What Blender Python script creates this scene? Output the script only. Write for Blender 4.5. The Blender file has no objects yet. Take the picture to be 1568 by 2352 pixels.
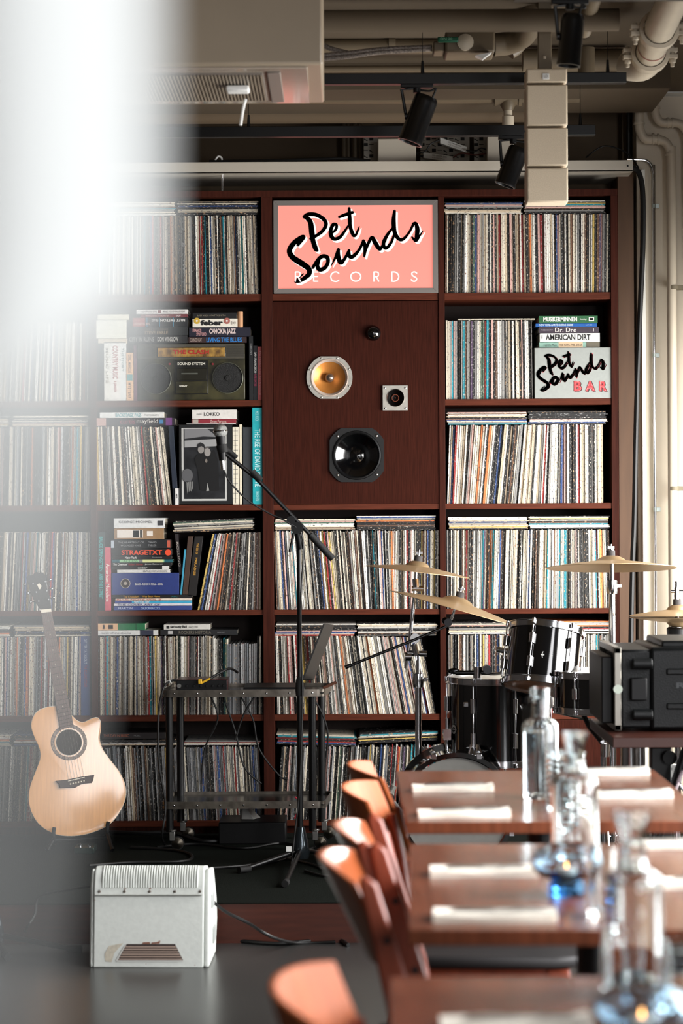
import bpy, math, random
from mathutils import Vector, Matrix
random.seed(7)
S = bpy.context.scene
COL = S.collection
# ------------------------------------------------------------------ camera, world, light
CAMZ = 1.42; STAGE = 0.135; FPX = 5553.0; ROLL = 0.005
cam_d = bpy.data.cameras.new('camera'); cam = bpy.data.objects.new('camera', cam_d); COL.objects.link(cam)
cam_d.sensor_fit = 'VERTICAL'; cam_d.sensor_height = 36.0; cam_d.lens = 85.0
cam_d.clip_start = 0.05; cam_d.clip_end = 60
cam_d.dof.use_dof = True; cam_d.dof.focus_distance = 9.3; cam_d.dof.aperture_fstop = 3.4
cam.matrix_world = Matrix.Translation((0, 0, CAMZ)) @ Matrix.Rotation(math.radians(90), 4, 'X') @ Matrix.Rotation(-ROLL, 4, 'Z')
S.camera = cam
w = bpy.data.worlds.new('world'); S.world = w; w.use_nodes = True
w.node_tree.nodes['Background'].inputs[0].default_value = (0.72, 0.84, 1.0, 1)
w.node_tree.nodes['Background'].inputs[1].default_value = 0.06
def area(name, loc, target, sx, sy, power, col, spread=180):
    l = bpy.data.lights.new(name, 'AREA'); l.shape = 'RECTANGLE'; l.size = sx; l.size_y = sy; l.energy = power; l.color = col; l.spread = math.radians(spread)
    o = bpy.data.objects.new(name, l); COL.objects.link(o); o.location = loc
    o.rotation_euler = (Vector(target)-Vector(loc)).to_track_quat('-Z', 'Y').to_euler(); return o
# daylight entering through the window openings of the right wall and of the wall behind the camera
area('daylight_right_far', (2.28, 8.1, 1.35), (1.0, 8.1, 0.75), 2.3, 1.7, 240, (1.0, 0.985, 0.96), 160)
area('daylight_right_middle', (2.28, 4.6, 1.6), (0.8, 4.8, 0.75), 2.4, 1.9, 165, (0.98, 0.98, 1.0), 135)
area('daylight_right_near', (2.28, -0.4, 1.6), (0.6, 0.3, 1.4), 2.3, 1.9, 230, (0.98, 0.98, 1.0))
area('daylight_rear_right', (0.9, -2.25, 1.75), (0.6, 5, 1.2), 2.2, 1.9, 9, (1.0, 0.97, 0.93))
S.view_settings.view_transform = 'Standard'; S.view_settings.look = 'None'
S.view_settings.gamma = 1.0; S.view_settings.use_curve_mapping = False
S.view_settings.exposure = 0.15
SIGN_E = 0.80
YVEIL = 0.95  # distance of the added veil sheet

def P(x, y, Y):
    dx, dy = x-784.0, y-1176.0
    ux = dx*math.cos(ROLL) - dy*math.sin(ROLL); uy = dx*math.sin(ROLL) + dy*math.cos(ROLL)
    return Vector((ux/FPX*Y, Y, CAMZ - uy/FPX*Y))
YB = 9.657
# ------------------------------------------------------------------ materials
def lin(c):
    return tuple(((v/255)/12.92 if v/255 <= 0.04045 else ((v/255+0.055)/1.055)**2.4) for v in c)
_M = {}
def mat(name, rgb, rough=0.5, metal=0.0, noise=0.0, scale=30.0, stretch=(1, 1, 1), bump=0.0, coat=0.0, emit=0.0, trans=0.0, ior=1.45, rgb2=None, spec=0.5):
    if name in _M: return _M[name]
    m = bpy.data.materials.new(name); m.use_nodes = True; nt = m.node_tree; b = nt.nodes['Principled BSDF']
    c = lin(rgb)
    b.inputs['Base Color'].default_value = (*c, 1); b.inputs['Roughness'].default_value = rough; b.inputs['Metallic'].default_value = metal
    b.inputs['Coat Weight'].default_value = coat; b.inputs['Coat Roughness'].default_value = 0.08
    b.inputs['Transmission Weight'].default_value = trans; b.inputs['IOR'].default_value = ior
    b.inputs['Specular IOR Level'].default_value = spec
    if emit: b.inputs['Emission Color'].default_value = (*c, 1); b.inputs['Emission Strength'].default_value = emit
    if noise or bump or rgb2:
        tc = nt.nodes.new('ShaderNodeTexCoord'); mp = nt.nodes.new('ShaderNodeMapping'); nz = nt.nodes.new('ShaderNodeTexNoise')
        mp.inputs['Scale'].default_value = stretch; nz.inputs['Scale'].default_value = scale; nz.inputs['Detail'].default_value = 6
        nt.links.new(tc.outputs['Object'], mp.inputs[0]); nt.links.new(mp.outputs[0], nz.inputs['Vector'])
        if noise or rgb2:
            r = nt.nodes.new('ShaderNodeValToRGB')
            c2 = lin(rgb2) if rgb2 else tuple(min(1, v*(1+noise)) for v in c)
            c1 = c if rgb2 else tuple(v*(1-noise) for v in c)
            r.color_ramp.elements[0].position = 0.32; r.color_ramp.elements[1].position = 0.68
            r.color_ramp.elements[0].color = (*c1, 1); r.color_ramp.elements[1].color = (*c2, 1)
            nt.links.new(nz.outputs['Fac'], r.inputs[0]); nt.links.new(r.outputs[0], b.inputs['Base Color'])
        if bump:
            bp = nt.nodes.new('ShaderNodeBump'); bp.inputs['Strength'].default_value = bump; bp.inputs['Distance'].default_value = 0.004
            nt.links.new(nz.outputs['Fac'], bp.inputs['Height']); nt.links.new(bp.outputs[0], b.inputs['Normal'])
    _M[name] = m; return m
WOODV = mat('bookcase_wood_upright', (60, 26, 17), 0.55, spec=.12, noise=0.28, scale=9, stretch=(14, 14, 1), bump=0.05)
WOODH = mat('bookcase_wood_shelf', (84, 40, 26), 0.5, spec=.15, noise=0.22, scale=9, stretch=(1, 14, 14), bump=0.05)
PANEL = mat('panel_veneer', (52, 21, 13), 0.6, spec=.08, noise=0.3, scale=10, stretch=(22, 22, 1), bump=0.05)
BACKP = mat('bookcase_back', (34, 20, 15), 0.7, noise=0.2, scale=6)
TABLEW = mat('table_veneer', (106, 58, 38), 0.22, noise=0.22, scale=5, stretch=(14, 1, 1), bump=0.02, spec=0.35)
TABLEE = mat('table_edge', (60, 28, 19), 0.35, noise=0.1, scale=20)
CHAIRW = mat('chair_wood', (168, 88, 46), 0.5, noise=0.16, scale=8, stretch=(1, 8, 1), spec=.25)
CHAIRG = mat('polished_chair_wood', (150, 78, 42), 0.3, noise=0.16, scale=8, stretch=(1, 8, 1), coat=0.5)
CHAIRD = mat('chair_wood_frame', (126, 56, 34), 0.34, noise=0.16, scale=8, stretch=(8, 8, 1), coat=0.2)
BLACK = mat('black_plastic', (11, 11, 12), 0.45, spec=.3, noise=0.1, scale=40)
BLACKM = mat('black_metal', (10, 10, 11), 0.4, metal=0.2)
BLACKG = mat('black_gloss_lacquer', (5, 5, 6), 0.08, coat=1.0)
RUB = mat('black_rubber', (10, 10, 10), 0.75)
CHROME = mat('chrome', (205, 205, 208), 0.12, metal=1.0)
STEEL = mat('brushed_steel', (170, 168, 164), 0.3, metal=1.0, noise=0.12, scale=60)
ALU = mat('cast_aluminium', (172, 168, 160), 0.42, metal=0.6, noise=0.08, scale=80)
WHITEP = mat('white_plastic', (222, 222, 218), 0.45)
CABLE = mat('cable_rubber', (14, 14, 14), 0.5)
CAST = mat('beige_painted_wall', (96, 80, 61), 0.75, noise=0.05, scale=3, bump=0.05)
CEIL = mat('beige_painted_ceiling', (84, 72, 56), 0.8, noise=0.06, scale=2.5, bump=0.05)
PIPE = mat('beige_painted_pipe', (104, 91, 72), 0.5, noise=0.05, scale=10)
PIPEL = mat('cream_painted_pipe', (196, 184, 164), 0.4, noise=0.04, scale=10)
CREAMP = mat('cream_paper', (226, 214, 192), 0.8, noise=0.08, scale=200, stretch=(0.2, 0.2, 4))
def glass(name, tint, rough=0.0):
    m = bpy.data.materials.new(name); m.use_nodes = True; nt = m.node_tree; nt.nodes.clear()
    g = nt.nodes.new('ShaderNodeBsdfGlass'); g.inputs['Color'].default_value = (*tint, 1); g.inputs['Roughness'].default_value = rough; g.inputs['IOR'].default_value = 1.45
    o = nt.nodes.new('ShaderNodeOutputMaterial'); nt.links.new(g.outputs[0], o.inputs[0]); return m
GLASS = glass('clear_glass', (0.96, 0.985, 0.99)); BLUEGL = glass('pale_blue_glass', (0.84, 0.92, 0.97)); DEEPGL = glass('deep_blue_glass', (0.22, 0.45, 0.70))
# spines: base and print colours come from the sleeve itself, print pattern is procedural
def spine_mat(name, fine, thr):
    m = bpy.data.materials.new(name); m.use_nodes = True; nt = m.node_tree; b = nt.nodes['Principled BSDF']; b.inputs['Roughness'].default_value = 0.6
    a1 = nt.nodes.new('ShaderNodeAttribute'); a1.attribute_name = 'Col'; a2 = nt.nodes.new('ShaderNodeAttribute'); a2.attribute_name = 'Col2'
    ge = nt.nodes.new('ShaderNodeNewGeometry'); mp = nt.nodes.new('ShaderNodeMapping'); nz = nt.nodes.new('ShaderNodeTexNoise')
    mp.inputs['Scale'].default_value = fine; nz.inputs['Scale'].default_value = 1.0; nz.inputs['Detail'].default_value = 3
    r = nt.nodes.new('ShaderNodeValToRGB'); r.color_ramp.elements[0].position = thr; r.color_ramp.elements[1].position = thr+0.05
    mx = nt.nodes.new('ShaderNodeMix'); mx.data_type = 'RGBA'
    nt.links.new(ge.outputs['Position'], mp.inputs[0]); nt.links.new(mp.outputs[0], nz.inputs['Vector']); nt.links.new(nz.outputs['Fac'], r.inputs[0])
    nt.links.new(r.outputs[0], mx.inputs['Factor']); nt.links.new(a1.outputs['Color'], mx.inputs['A']); nt.links.new(a2.outputs['Color'], mx.inputs['B'])
    nt.links.new(mx.outputs['Result'], b.inputs['Base Color']); return m
SPV = spine_mat('printed_card_spine', (330, 40, 120), 0.585); SPH = spine_mat('printed_card_spine_flat', (95, 40, 330), 0.6)
# ------------------------------------------------------------------ mesh builder
ORG = {}
class G:
    def __init__(s, M=None): s.v = []; s.f = []; s.mi = []; s.c = []; s.M = M; s.m = 0
    def add(s, vs, fs, c=None):
        b = len(s.v)
        for q in vs:
            q = Vector(q); s.v.append(s.M @ q if s.M else q); s.c.append(c)
        for f in fs: s.f.append(tuple(b+i for i in f)); s.mi.append(s.m)
        return s
    def box(s, x0, x1, y0, y1, z0, z1, c=None):
        return s.add([(x0,y0,z0),(x1,y0,z0),(x1,y1,z0),(x0,y1,z0),(x0,y0,z1),(x1,y0,z1),(x1,y1,z1),(x0,y1,z1)],
                     [(0,3,2,1),(4,5,6,7),(0,1,5,4),(1,2,6,5),(2,3,7,6),(3,0,4,7)], c)
    def cyl(s, p0, p1, r0, r1=None, n=20, caps=True):
        p0 = Vector(p0); p1 = Vector(p1); r1 = r0 if r1 is None else r1
        d = (p1-p0).normalized(); a = d.orthogonal().normalized(); b = d.cross(a)
        vs = []
        for p, r in ((p0, r0), (p1, r1)):
            for i in range(n):
                t = 2*math.pi*i/n; vs.append(p + a*(r*math.cos(t)) + b*(r*math.sin(t)))
        fs = [(i, (i+1) % n, n+(i+1) % n, n+i) for i in range(n)]
        if caps: fs += [tuple(range(n-1, -1, -1)), tuple(range(n, 2*n))]
        return s.add(vs, fs)
    def tube(s, pts, r, n=8, sub=0, caps=True):
        pts = [Vector(p) for p in pts]
        if sub: pts = smooth(pts, sub)
        vs = []; k = len(pts); a = None
        for i, p in enumerate(pts):
            d = (pts[min(i+1, k-1)] - pts[max(i-1, 0)])
            d = d.normalized() if d.length > 1e-9 else Vector((0, 0, 1))
            if a is None: a = d.orthogonal().normalized()
            a = (a - d*a.dot(d)); a = a.normalized() if a.length > 1e-6 else d.orthogonal().normalized()
            b = d.cross(a); rr = r[i] if isinstance(r, (list, tuple)) and not sub else (r if not isinstance(r, (list, tuple)) else r[0])
            for j in range(n):
                t = 2*math.pi*j/n; vs.append(p + a*(rr*math.cos(t)) + b*(rr*math.sin(t)))
        fs = [(i*n+j, i*n+(j+1) % n, (i+1)*n+(j+1) % n, (i+1)*n+j) for i in range(k-1) for j in range(n)]
        if caps: fs += [tuple(range(n-1, -1, -1)), tuple((k-1)*n+j for j in range(n))]
        return s.add(vs, fs)
    def lathe(s, prof, base, axis=(0, 0, 1), n=32, ref=None):
        base = Vector(base); d = Vector(axis).normalized(); a = d.orthogonal().normalized(); b = d.cross(a)
        vs = []
        for r, h in prof:
            for i in range(n):
                t = 2*math.pi*i/n; vs.append(base + d*h + a*(r*math.cos(t)) + b*(r*math.sin(t)))
        k = len(prof)
        fs = [(i*n+j, i*n+(j+1) % n, (i+1)*n+(j+1) % n, (i+1)*n+j) for i in range(k-1) for j in range(n)]
        return s.add(vs, fs)
    def prism(s, a, b):
        n = len(a)
        return s.add(list(a)+list(b), [tuple(range(n)), tuple(range(2*n-1, n-1, -1))] + [(i, n+i, n+(i+1) % n, (i+1) % n) for i in range(n)])
    def sphere(s, c, r, n=16, sc=(1, 1, 1)):
        c = Vector(c); vs = []; fs = []; h = n//2
        for i in range(h+1):
            ph = math.pi*i/h
            for j in range(n):
                t = 2*math.pi*j/n; vs.append(c+Vector((r*sc[0]*math.sin(ph)*math.cos(t), r*sc[1]*math.sin(ph)*math.sin(t), r*sc[2]*math.cos(ph))))
        for i in range(h):
            for j in range(n): fs.append((i*n+j, (i+1)*n+j, (i+1)*n+(j+1) % n, i*n+(j+1) % n))
        return s.add(vs, fs)
    def build(s, name, mats, parent=None, origin=None, smooth_=True, bevel=0, label=None, seg=2, solid=0, subsurf=0):
        if not isinstance(mats, (list, tuple)): mats = [mats]
        if origin is None:
            xs = [v.x for v in s.v]; ys = [v.y for v in s.v]; zs = [v.z for v in s.v]
            origin = Vector(((min(xs)+max(xs))/2, (min(ys)+max(ys))/2, min(zs)))
        origin = Vector(origin); po = ORG[parent.name] if parent else Vector((0, 0, 0))
        me = bpy.data.meshes.new(name); me.from_pydata([v-origin for v in s.v], [], s.f); 
        for m in mats: me.materials.append(m)
        me.polygons.foreach_set('material_index', s.mi)
        if any(c for c in s.c):
            for nm, k in (('Col', 0), ('Col2', 1)):
                at = me.color_attributes.new(nm, 'FLOAT_COLOR', 'POINT')
                fl = []
                for c in s.c: fl += [*c[k], 1.0]
                at.data.foreach_set('color', fl)
        if smooth_:
            me.polygons.foreach_set('use_smooth', [True]*len(me.polygons)); me.set_sharp_from_angle(angle=math.radians(38))
        me.update()
        o = bpy.data.objects.new(name, me); COL.objects.link(o); o.location = origin-po
        if parent: o.parent = parent
        ORG[o.name] = origin
        if solid:
            md = o.modifiers.new('solidify', 'SOLIDIFY'); md.thickness = solid; md.offset = 0
        if bevel:
            md = o.modifiers.new('bevel', 'BEVEL'); md.width = bevel; md.segments = seg; md.limit_method = 'ANGLE'; md.angle_limit = math.radians(40)
        if subsurf:
            md = o.modifiers.new('subsurf', 'SUBSURF'); md.levels = subsurf; md.render_levels = subsurf
        if label: o['label'] = label
        return o
def smooth(pts, k):
    out = []; n = len(pts)
    for i in range(n-1):
        p0, p1, p2, p3 = pts[max(i-1, 0)], pts[i], pts[i+1], pts[min(i+2, n-1)]
        for j in range(k):
            t = j/k; out.append(0.5*((2*p1)+(p2-p0)*t+(2*p0-5*p1+4*p2-p3)*t*t+(3*p1-p0-3*p2+p3)*t*t*t))
    out.append(pts[-1]); return out
def tag(o, label, cat, group=None):
    o['label'] = label; o['category'] = cat
    if group: o['group'] = group
    return o
def stru(o): o['kind'] = 'structure'; return o
def thing(name, loc, label, cat, group=None):
    o = bpy.data.objects.new(name, None); COL.objects.link(o); o.location = loc; o.empty_display_size = 0.05
    ORG[o.name] = Vector(loc); return tag(o, label, cat, group)
def TR(loc, rz=0, ry=0, rx=0): return Matrix.Translation(loc) @ Matrix.Rotation(rz, 4, 'Z') @ Matrix.Rotation(ry, 4, 'Y') @ Matrix.Rotation(rx, 4, 'X')
def fixn(me):
    import bmesh
    b = bmesh.new(); b.from_mesh(me); bmesh.ops.remove_doubles(b, verts=b.verts, dist=1e-6); bmesh.ops.recalc_face_normals(b, faces=b.faces); b.to_mesh(me); b.free()
def cut(o, gs):
    cs = []; fixn(o.data)
    for g in gs:
        c = g.build('cutter', BLACK, origin=(0, 0, 0), smooth_=False); md = o.modifiers.new('b', 'BOOLEAN'); md.object = c; md.solver = 'EXACT'; cs.append(c); fixn(c.data)
    bpy.context.view_layer.update()
    me = bpy.data.meshes.new_from_object(o.evaluated_get(bpy.context.evaluated_depsgraph_get())); me.name = o.name
    o.modifiers.clear(); o.data = me
    for c in cs: bpy.data.objects.remove(c)
# lettering: text fitted in a box on a plane given by origin, right and up vectors
_T = {}
def tmesh(txt, bold):
    if (txt, bold) in _T: return _T[(txt, bold)]
    c = bpy.data.curves.new('lettering', 'FONT'); c.body = txt; c.size = 1.0; c.offset = bold; c.resolution_u = 3
    o = bpy.data.objects.new('lettering', c); COL.objects.link(o); bpy.context.view_layer.update()
    me = bpy.data.meshes.new_from_object(o.evaluated_get(bpy.context.evaluated_depsgraph_get()))
    vs = [v.co.copy() for v in me.vertices]; fs = [tuple(p.vertices) for p in me.polygons]
    bpy.data.objects.remove(o); bpy.data.curves.remove(c); bpy.data.meshes.remove(me)
    x0 = min(v.x for v in vs); x1 = max(v.x for v in vs); y0 = min(v.y for v in vs); y1 = max(v.y for v in vs)
    _T[(txt, bold)] = ([((v.x-x0)/(x1-x0), (v.y-y0)/(y1-y0)) for v in vs], fs); return _T[(txt, bold)]
def text(g, txt, o, r, u, bold=0.01):
    o, r, u = Vector(o), Vector(r), Vector(u); vs, fs = tmesh(txt, bold)
    g.add([o + r*a + u*b for a, b in vs], fs)
def letters(parent, items, m, nrm=(0, -1, 0), name='lettering'):
    """items: (text, origin, right vector, up vector, bold)"""
    g = G()
    for it in items: text(g, it[0], Vector(it[1])+Vector(nrm)*0.0006, it[2], it[3], it[4] if len(it) > 4 else 0.012)
    return g.build(name, m, parent, smooth_=False)
def stroke(g, pts, fn, sub=6, nd=10):
    """pts: (x, y, width) -> flat brush stroke through fn(x, y)"""
    v = smooth([Vector(p) for p in pts], sub)
    L = []; R = []
    for i, p in enumerate(v):
        q = v[min(i+1, len(v)-1)]; o = v[max(i-1, 0)]; d = Vector((q.x-o.x, q.y-o.y)); d = d.normalized() if d.length else Vector((1, 0))
        n = Vector((-d.y, d.x)); h = max(p.z, 1)/2
        L.append((p.x+n.x*h, p.y+n.y*h)); R.append((p.x-n.x*h, p.y-n.y*h))
        g.add([fn(p.x+h*math.cos(2*math.pi*k/nd), p.y+h*math.sin(2*math.pi*k/nd)) for k in range(nd)], [tuple(range(nd))])
    k = len(v)
    g.add([fn(*q) for q in L]+[fn(*q) for q in R], [(i, i+1, k+i+1, k+i) for i in range(k-1)])
PETS = [[(322,190,40),(362,235,46),(376,330,50),(386,400,44),(408,470,44),(422,490,30)],
 [(308,188,34),(345,166,36),(415,170,36),(485,212,36),(503,262,34),(470,318,32),(410,362,28),(362,386,20)],
 [(560,335,16),(592,300,26),(598,262,26),(570,258,32),(548,300,34),(548,355,38),(578,388,34),(628,372,30),(670,320,24),(702,268,14)],
 [(712,112,26),(716,200,36),(722,280,34),(748,350,34),(768,355,24),(790,310,18),(803,275,8)],
 [(622,190,24),(680,168,30),(742,148,28)],
 [(250,442,28),(300,372,40),(262,388,44),(208,432,46),(174,495,48),(205,555,52),(282,606,54),(345,652,50),(352,700,44),(312,738,38),(262,768,30),(226,774,16)],
 [(226,774,16),(258,738,16),(300,702,12)],
 [(385,645,28),(430,578,34),(470,544,36),(514,553,38),(520,602,34),(490,650,36),(445,663,40),(426,630,36),(440,580,28)],
 [(550,628,8),(585,560,22),(615,485,32)], [(615,482,28),(612,540,42),(635,600,42),(670,568,28),(710,495,28)],
 [(710,492,26),(712,538,38),(745,545,36),(800,488,26),(840,408,28)],
 [(840,405,30),(856,460,36),(848,545,20)], [(850,530,18),(875,450,26),(915,376,32),(945,420,42),(985,478,34),(1010,450,24),(1040,400,20)],
 [(1100,290,18),(1050,360,30),(1020,430,34),(1042,472,30),(1090,420,26),(1116,350,20)],
 [(1120,136,26),(1112,230,40),(1122,330,38),(1160,388,34),(1200,388,28),(1250,330,20),(1292,250,26)],
 [(1288,252,26),(1312,250,32),(1326,310,42),(1314,395,30)], [(1278,372,16),(1312,402,30),(1345,360,20),(1376,315,8)]]
# ------------------------------------------------------------------ the setting
g = G(); g.box(-3.6, 2.5, -2.6, 10.3, -0.1, 0)
stru(g.build('floor', mat('polished_concrete', (58, 58, 57), 0.28, noise=0.18, scale=1.6, bump=0.03), smooth_=False))
yst = 7.97; 
g = G(); g.box(-3.6, 1.6, yst, 9.95, 0, STAGE-0.004)
st = thing('stage', (-1, 9, 0), 'low brown stage platform topped with dark green carpet', 'stage')
g.build('riser', mat('riser_wood', (70, 32, 21), 0.45, noise=0.2, scale=7, stretch=(1, 10, 10)), st, smooth_=False)
g = G(); g.box(-3.6, 1.6, yst-0.006, 9.95, STAGE-0.004, STAGE)
g.build('carpet', mat('stage_carpet', (22, 25, 22), 1.0, spec=.05, noise=0.5, scale=260, bump=0.6), st, smooth_=False, label='dark grey green carpet')
YW = 10.0
g = G(); g.box(-3.6, 2.5, YW, YW+0.15, 0, 3.25); stru(g.build('wall_back', CAST, smooth_=False))
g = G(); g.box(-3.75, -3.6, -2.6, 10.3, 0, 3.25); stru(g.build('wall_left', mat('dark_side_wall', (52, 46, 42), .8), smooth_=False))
# right wall with three openings, rear wall with two
def wall_open(name, axis, p0, p1, a0, a1, opens, m, z1=3.25, zo=(0.62, 2.55)):
    g = G(); segs = []; c = a0
    for (u0, u1) in opens: segs.append((c, u0, 0, z1)); segs.append((u0, u1, 0, zo[0])); segs.append((u0, u1, zo[1], z1)); c = u1
    segs.append((c, a1, 0, z1))
    for (u0, u1, za, zb) in segs:
        if axis == 'y': g.box(p0, p1, u0, u1, za, zb)
        else: g.box(u0, u1, p0, p1, za, zb)
    stru(g.build(name, m, smooth_=False))
wall_open('wall_right', 'y', 2.3, 2.5, -2.6, 10.3, [(-1.6, 0.8), (3.4, 5.8), (6.9, 9.3)], CAST)
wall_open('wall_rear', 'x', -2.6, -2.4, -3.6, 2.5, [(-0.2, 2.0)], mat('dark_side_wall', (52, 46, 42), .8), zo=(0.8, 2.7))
nwin = 0
for (ax, p, u0, u1, za, zb) in [('y', 2.36, -1.6, 0.8, .62, 2.55), ('y', 2.36, 3.4, 5.8, .62, 2.55), ('y', 2.36, 6.9, 9.3, .62, 2.55), ('x', -2.46, -0.2, 2.0, .8, 2.7)]:
    nwin += 1; g = G()
    for (a, b, c, d) in [(u0, u0+.05, za, zb), (u1-.05, u1, za, zb), (u0, u1, za, za+.05), (u0, u1, zb-.05, zb), ((u0+u1)/2-.03, (u0+u1)/2+.03, za, zb)]:
        if ax == 'y': g.box(p, p+.06, a, b, c, d)
        else: g.box(a, b, p, p+.06, c, d)
    stru(g.build('window_%d' % nwin, WHITEP, smooth_=False))
ZC = 3.10
g = G(); g.box(-3.6, 2.5, -2.6, 10.15, ZC, ZC+0.15)
stru(g.build('ceiling', CEIL, smooth_=False))
g = G(); a = P(1240, 160, 8.9); g.box(-3.6, a.x+0.5, 9.05, 9.6, ZC-0.1, ZC)
stru(g.build('ceiling', CEIL, smooth_=False))
# pier at the right of the bookcase that carries the pipes, tan board strip beside the bookcase
xp = P(1462, 800, 9.8).x
g = G(); g.box(xp, 1.75, 9.78, YW, 0, ZC); stru(g.build('wall_right', mat('cream_painted_pier', (208, 197, 178), 0.6, noise=0.04, scale=4), smooth_=False))
g = G(); g.box(P(1420, 800, 9.75).x, P(1456, 800, 9.75).x, 9.75, YW, 0, P(1430, 398, 9.75).z); stru(g.build('trim_1', mat('tan_board', (80, 56, 37), 0.6, noise=0.1, scale=5, stretch=(8, 8, 1)), smooth_=False))
g = G(); g.box(P(1443, 800, 9.72).x, P(1462, 800, 9.72).x, 9.9, YW, P(1443, 380, 9.9).z, ZC); stru(g.build('trim_2', CAST, smooth_=False))
# ------------------------------------------------------------------ bookcase
xs = [P(v, 1176, YB).x for v in (-190, 208, 222, 603, 628, 1009, 1023, 1405, 1421)]
# rows: (top of board, bottom of board)
ROWS = [(437, 452), (674, 690), (918, 932), (1158, 1171), (1400, 1412), (1641, 1655), (1884, 1897)]
zr = [(P(784, a, YB).z, P(784, b, YB).z) for a, b in ROWS]
BK0 = YB; BK1 = 9.98
bc = thing('bookcase', ((xs[0]+xs[-1])/2, YB+.15, STAGE), 'tall dark brown built-in bookcase filled with records across the back wall', 'bookcase')
ups = [(xs[0]-.03, xs[0]), (xs[1], xs[2]), (xs[3], xs[4]), (xs[5], xs[6]), (xs[7], xs[8])]
for a, b in ups:
    g = G(); g.box(a, b, BK0-0.002, BK1, STAGE, zr[0][1]); g.build('upright', WOODV, bc, bevel=0.001)
g = G(); g.box(xs[0]-.03, xs[8], BK0-0.004, BK1, zr[0][1], zr[0][0]); g.build('top_board', WOODV, bc, bevel=0.001)
cols = [(xs[0], xs[1]), (xs[2], xs[3]), (xs[4], xs[5]), (xs[6], xs[7])]
for ci, (a, b) in enumerate(cols):
    for ri in range(1, 7):
        if ci == 2 and ri in (2,): continue
        g = G(); g.box(a, b, BK0+(0.003), BK1-.02, zr[ri][1], zr[ri][0]); g.build('shelf_board', WOODH, bc, bevel=0.001)
    g = G(); g.box(a, b, BK0+.03, BK1-.03, STAGE, zr[6][1]); g.build('plinth', WOODV, bc)
g = G(); g.box(xs[0], xs[8], BK1-.012, BK1+.01, STAGE, zr[0][1]); g.build('back_panel', BACKP, bc, smooth_=False)
g = G(); g.box(xs[6]+.002, xs[7]-.002, BK0+.004, BK0+.024, zr[6][0]-.0, zr[5][1]-.003); g.build('door', PANEL, bc, bevel=0.001)
# ------------------------------------------------------------------ records
PAL = [('cream', (222, 212, 192), 20), ('white', (240, 236, 226), 20), ('beige', (196, 178, 152), 9), ('grey', (150, 148, 144), 9), ('black', (26, 25, 26), 21),
       ('brown', (104, 74, 56), 6), ('red', (160, 44, 44), 3), ('orange', (212, 120, 66), 2), ('yellow', (216, 184, 100), 1), ('pink', (214, 172, 162), 4),
       ('teal', (30, 140, 156), 2), ('blue', (40, 70, 124), 3.5), ('green', (70, 96, 80), 1.2), ('purple', (84, 66, 92), .8)]
TOT = sum(p[2] for p in PAL)
def pick(rng, dark=0.0, greyer=0.0):
    if rng.random() < dark: n, c = 'black', (30, 28, 28)
    elif rng.random() < greyer: n, c = 'grey', rng.choice([(150,150,150),(120,124,128),(176,176,176)])
    else:
        t = rng.random()*TOT
        for n, c, w_ in PAL:
            t -= w_
            if t <= 0: break
    k = 1+rng.uniform(-.14, .08); c = tuple(min(255, v*k) for v in c)
    lum = sum(c)/3
    if lum > 120: c2 = rng.choice([(60, 50, 46), (40, 38, 40), (120, 60, 50), (70, 74, 90), (110, 96, 80)])
    else: c2 = rng.choice([(210, 200, 184), (190, 186, 180), (200, 160, 120), (150, 150, 150)])
    return n, lin(c), lin(c2)
stuff = G(); nind = [0]
def sleeve(vs, n, c, cell, pos, flat, ind):
    global stuff
    fs = [(0,3,2,1),(4,5,6,7),(0,1,5,4),(1,2,6,5),(2,3,7,6),(3,0,4,7)]
    if not ind:
        stuff.m = 1 if flat else 0; stuff.add(vs, fs, c); return
    g = G(); g.add(vs, fs, c); o = g.build('record_sleeve', SPH if flat else SPV, smooth_=False)
    if flat: tag(o, 'record with %s spine lying flat in the %s stack, %s compartment on the right' % (n, pos, cell), 'record', 'records lying flat in the %s right compartment' % cell)
    else: tag(o, 'upright record with %s spine, %s part of %s compartment on the right' % (n, pos, cell), 'record', 'records standing in the %s right compartment' % cell)
    nind[0] += 1
def stand(px0, px1, zb, lean, cell='', ind=False, h=0.315, dark=0.0, greyer=0.0, seed=0, tmin=.003, tmax=.0072, hv=.004, ytop=None, w3=None):
    """records standing from bottom pixel px0 to px1 (at mid height); lean(t) = shear of the tops in metres per metre"""
    rng = random.Random(seed*77+5); x0 = P(px0, 1176, YB).x; x1 = P(px1, 1176, YB).x; x = x0; zb += .0005
    while x < x1-.002:
        t = rng.uniform(tmin, tmax); t = min(t, x1-x); u = (x-x0)/(x1-x0); L = lean(u); hh = (h+rng.uniform(-hv, 0.001))/math.sqrt(1+L*L); yf = YB+.012+rng.uniform(0, .010)
        dx = L*hh; n, c, c2 = pick(rng, dark, greyer); e = .0003
        yb = yf+.28
        vs = [(x+e,yf,zb),(x+t-e,yf,zb),(x+t-e,yb,zb),(x+e,yb,zb),(x+e+dx,yf,zb+hh),(x+t-e+dx,yf,zb+hh),(x+t-e+dx,yb,zb+hh),(x+e+dx,yb,zb+hh)]
        sleeve(vs, n, (c, c2), cell, 'left' if u < .33 else ('middle' if u < .67 else 'right'), False, ind)
        x += t + (rng.uniform(0.0002, .0014))
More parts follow.
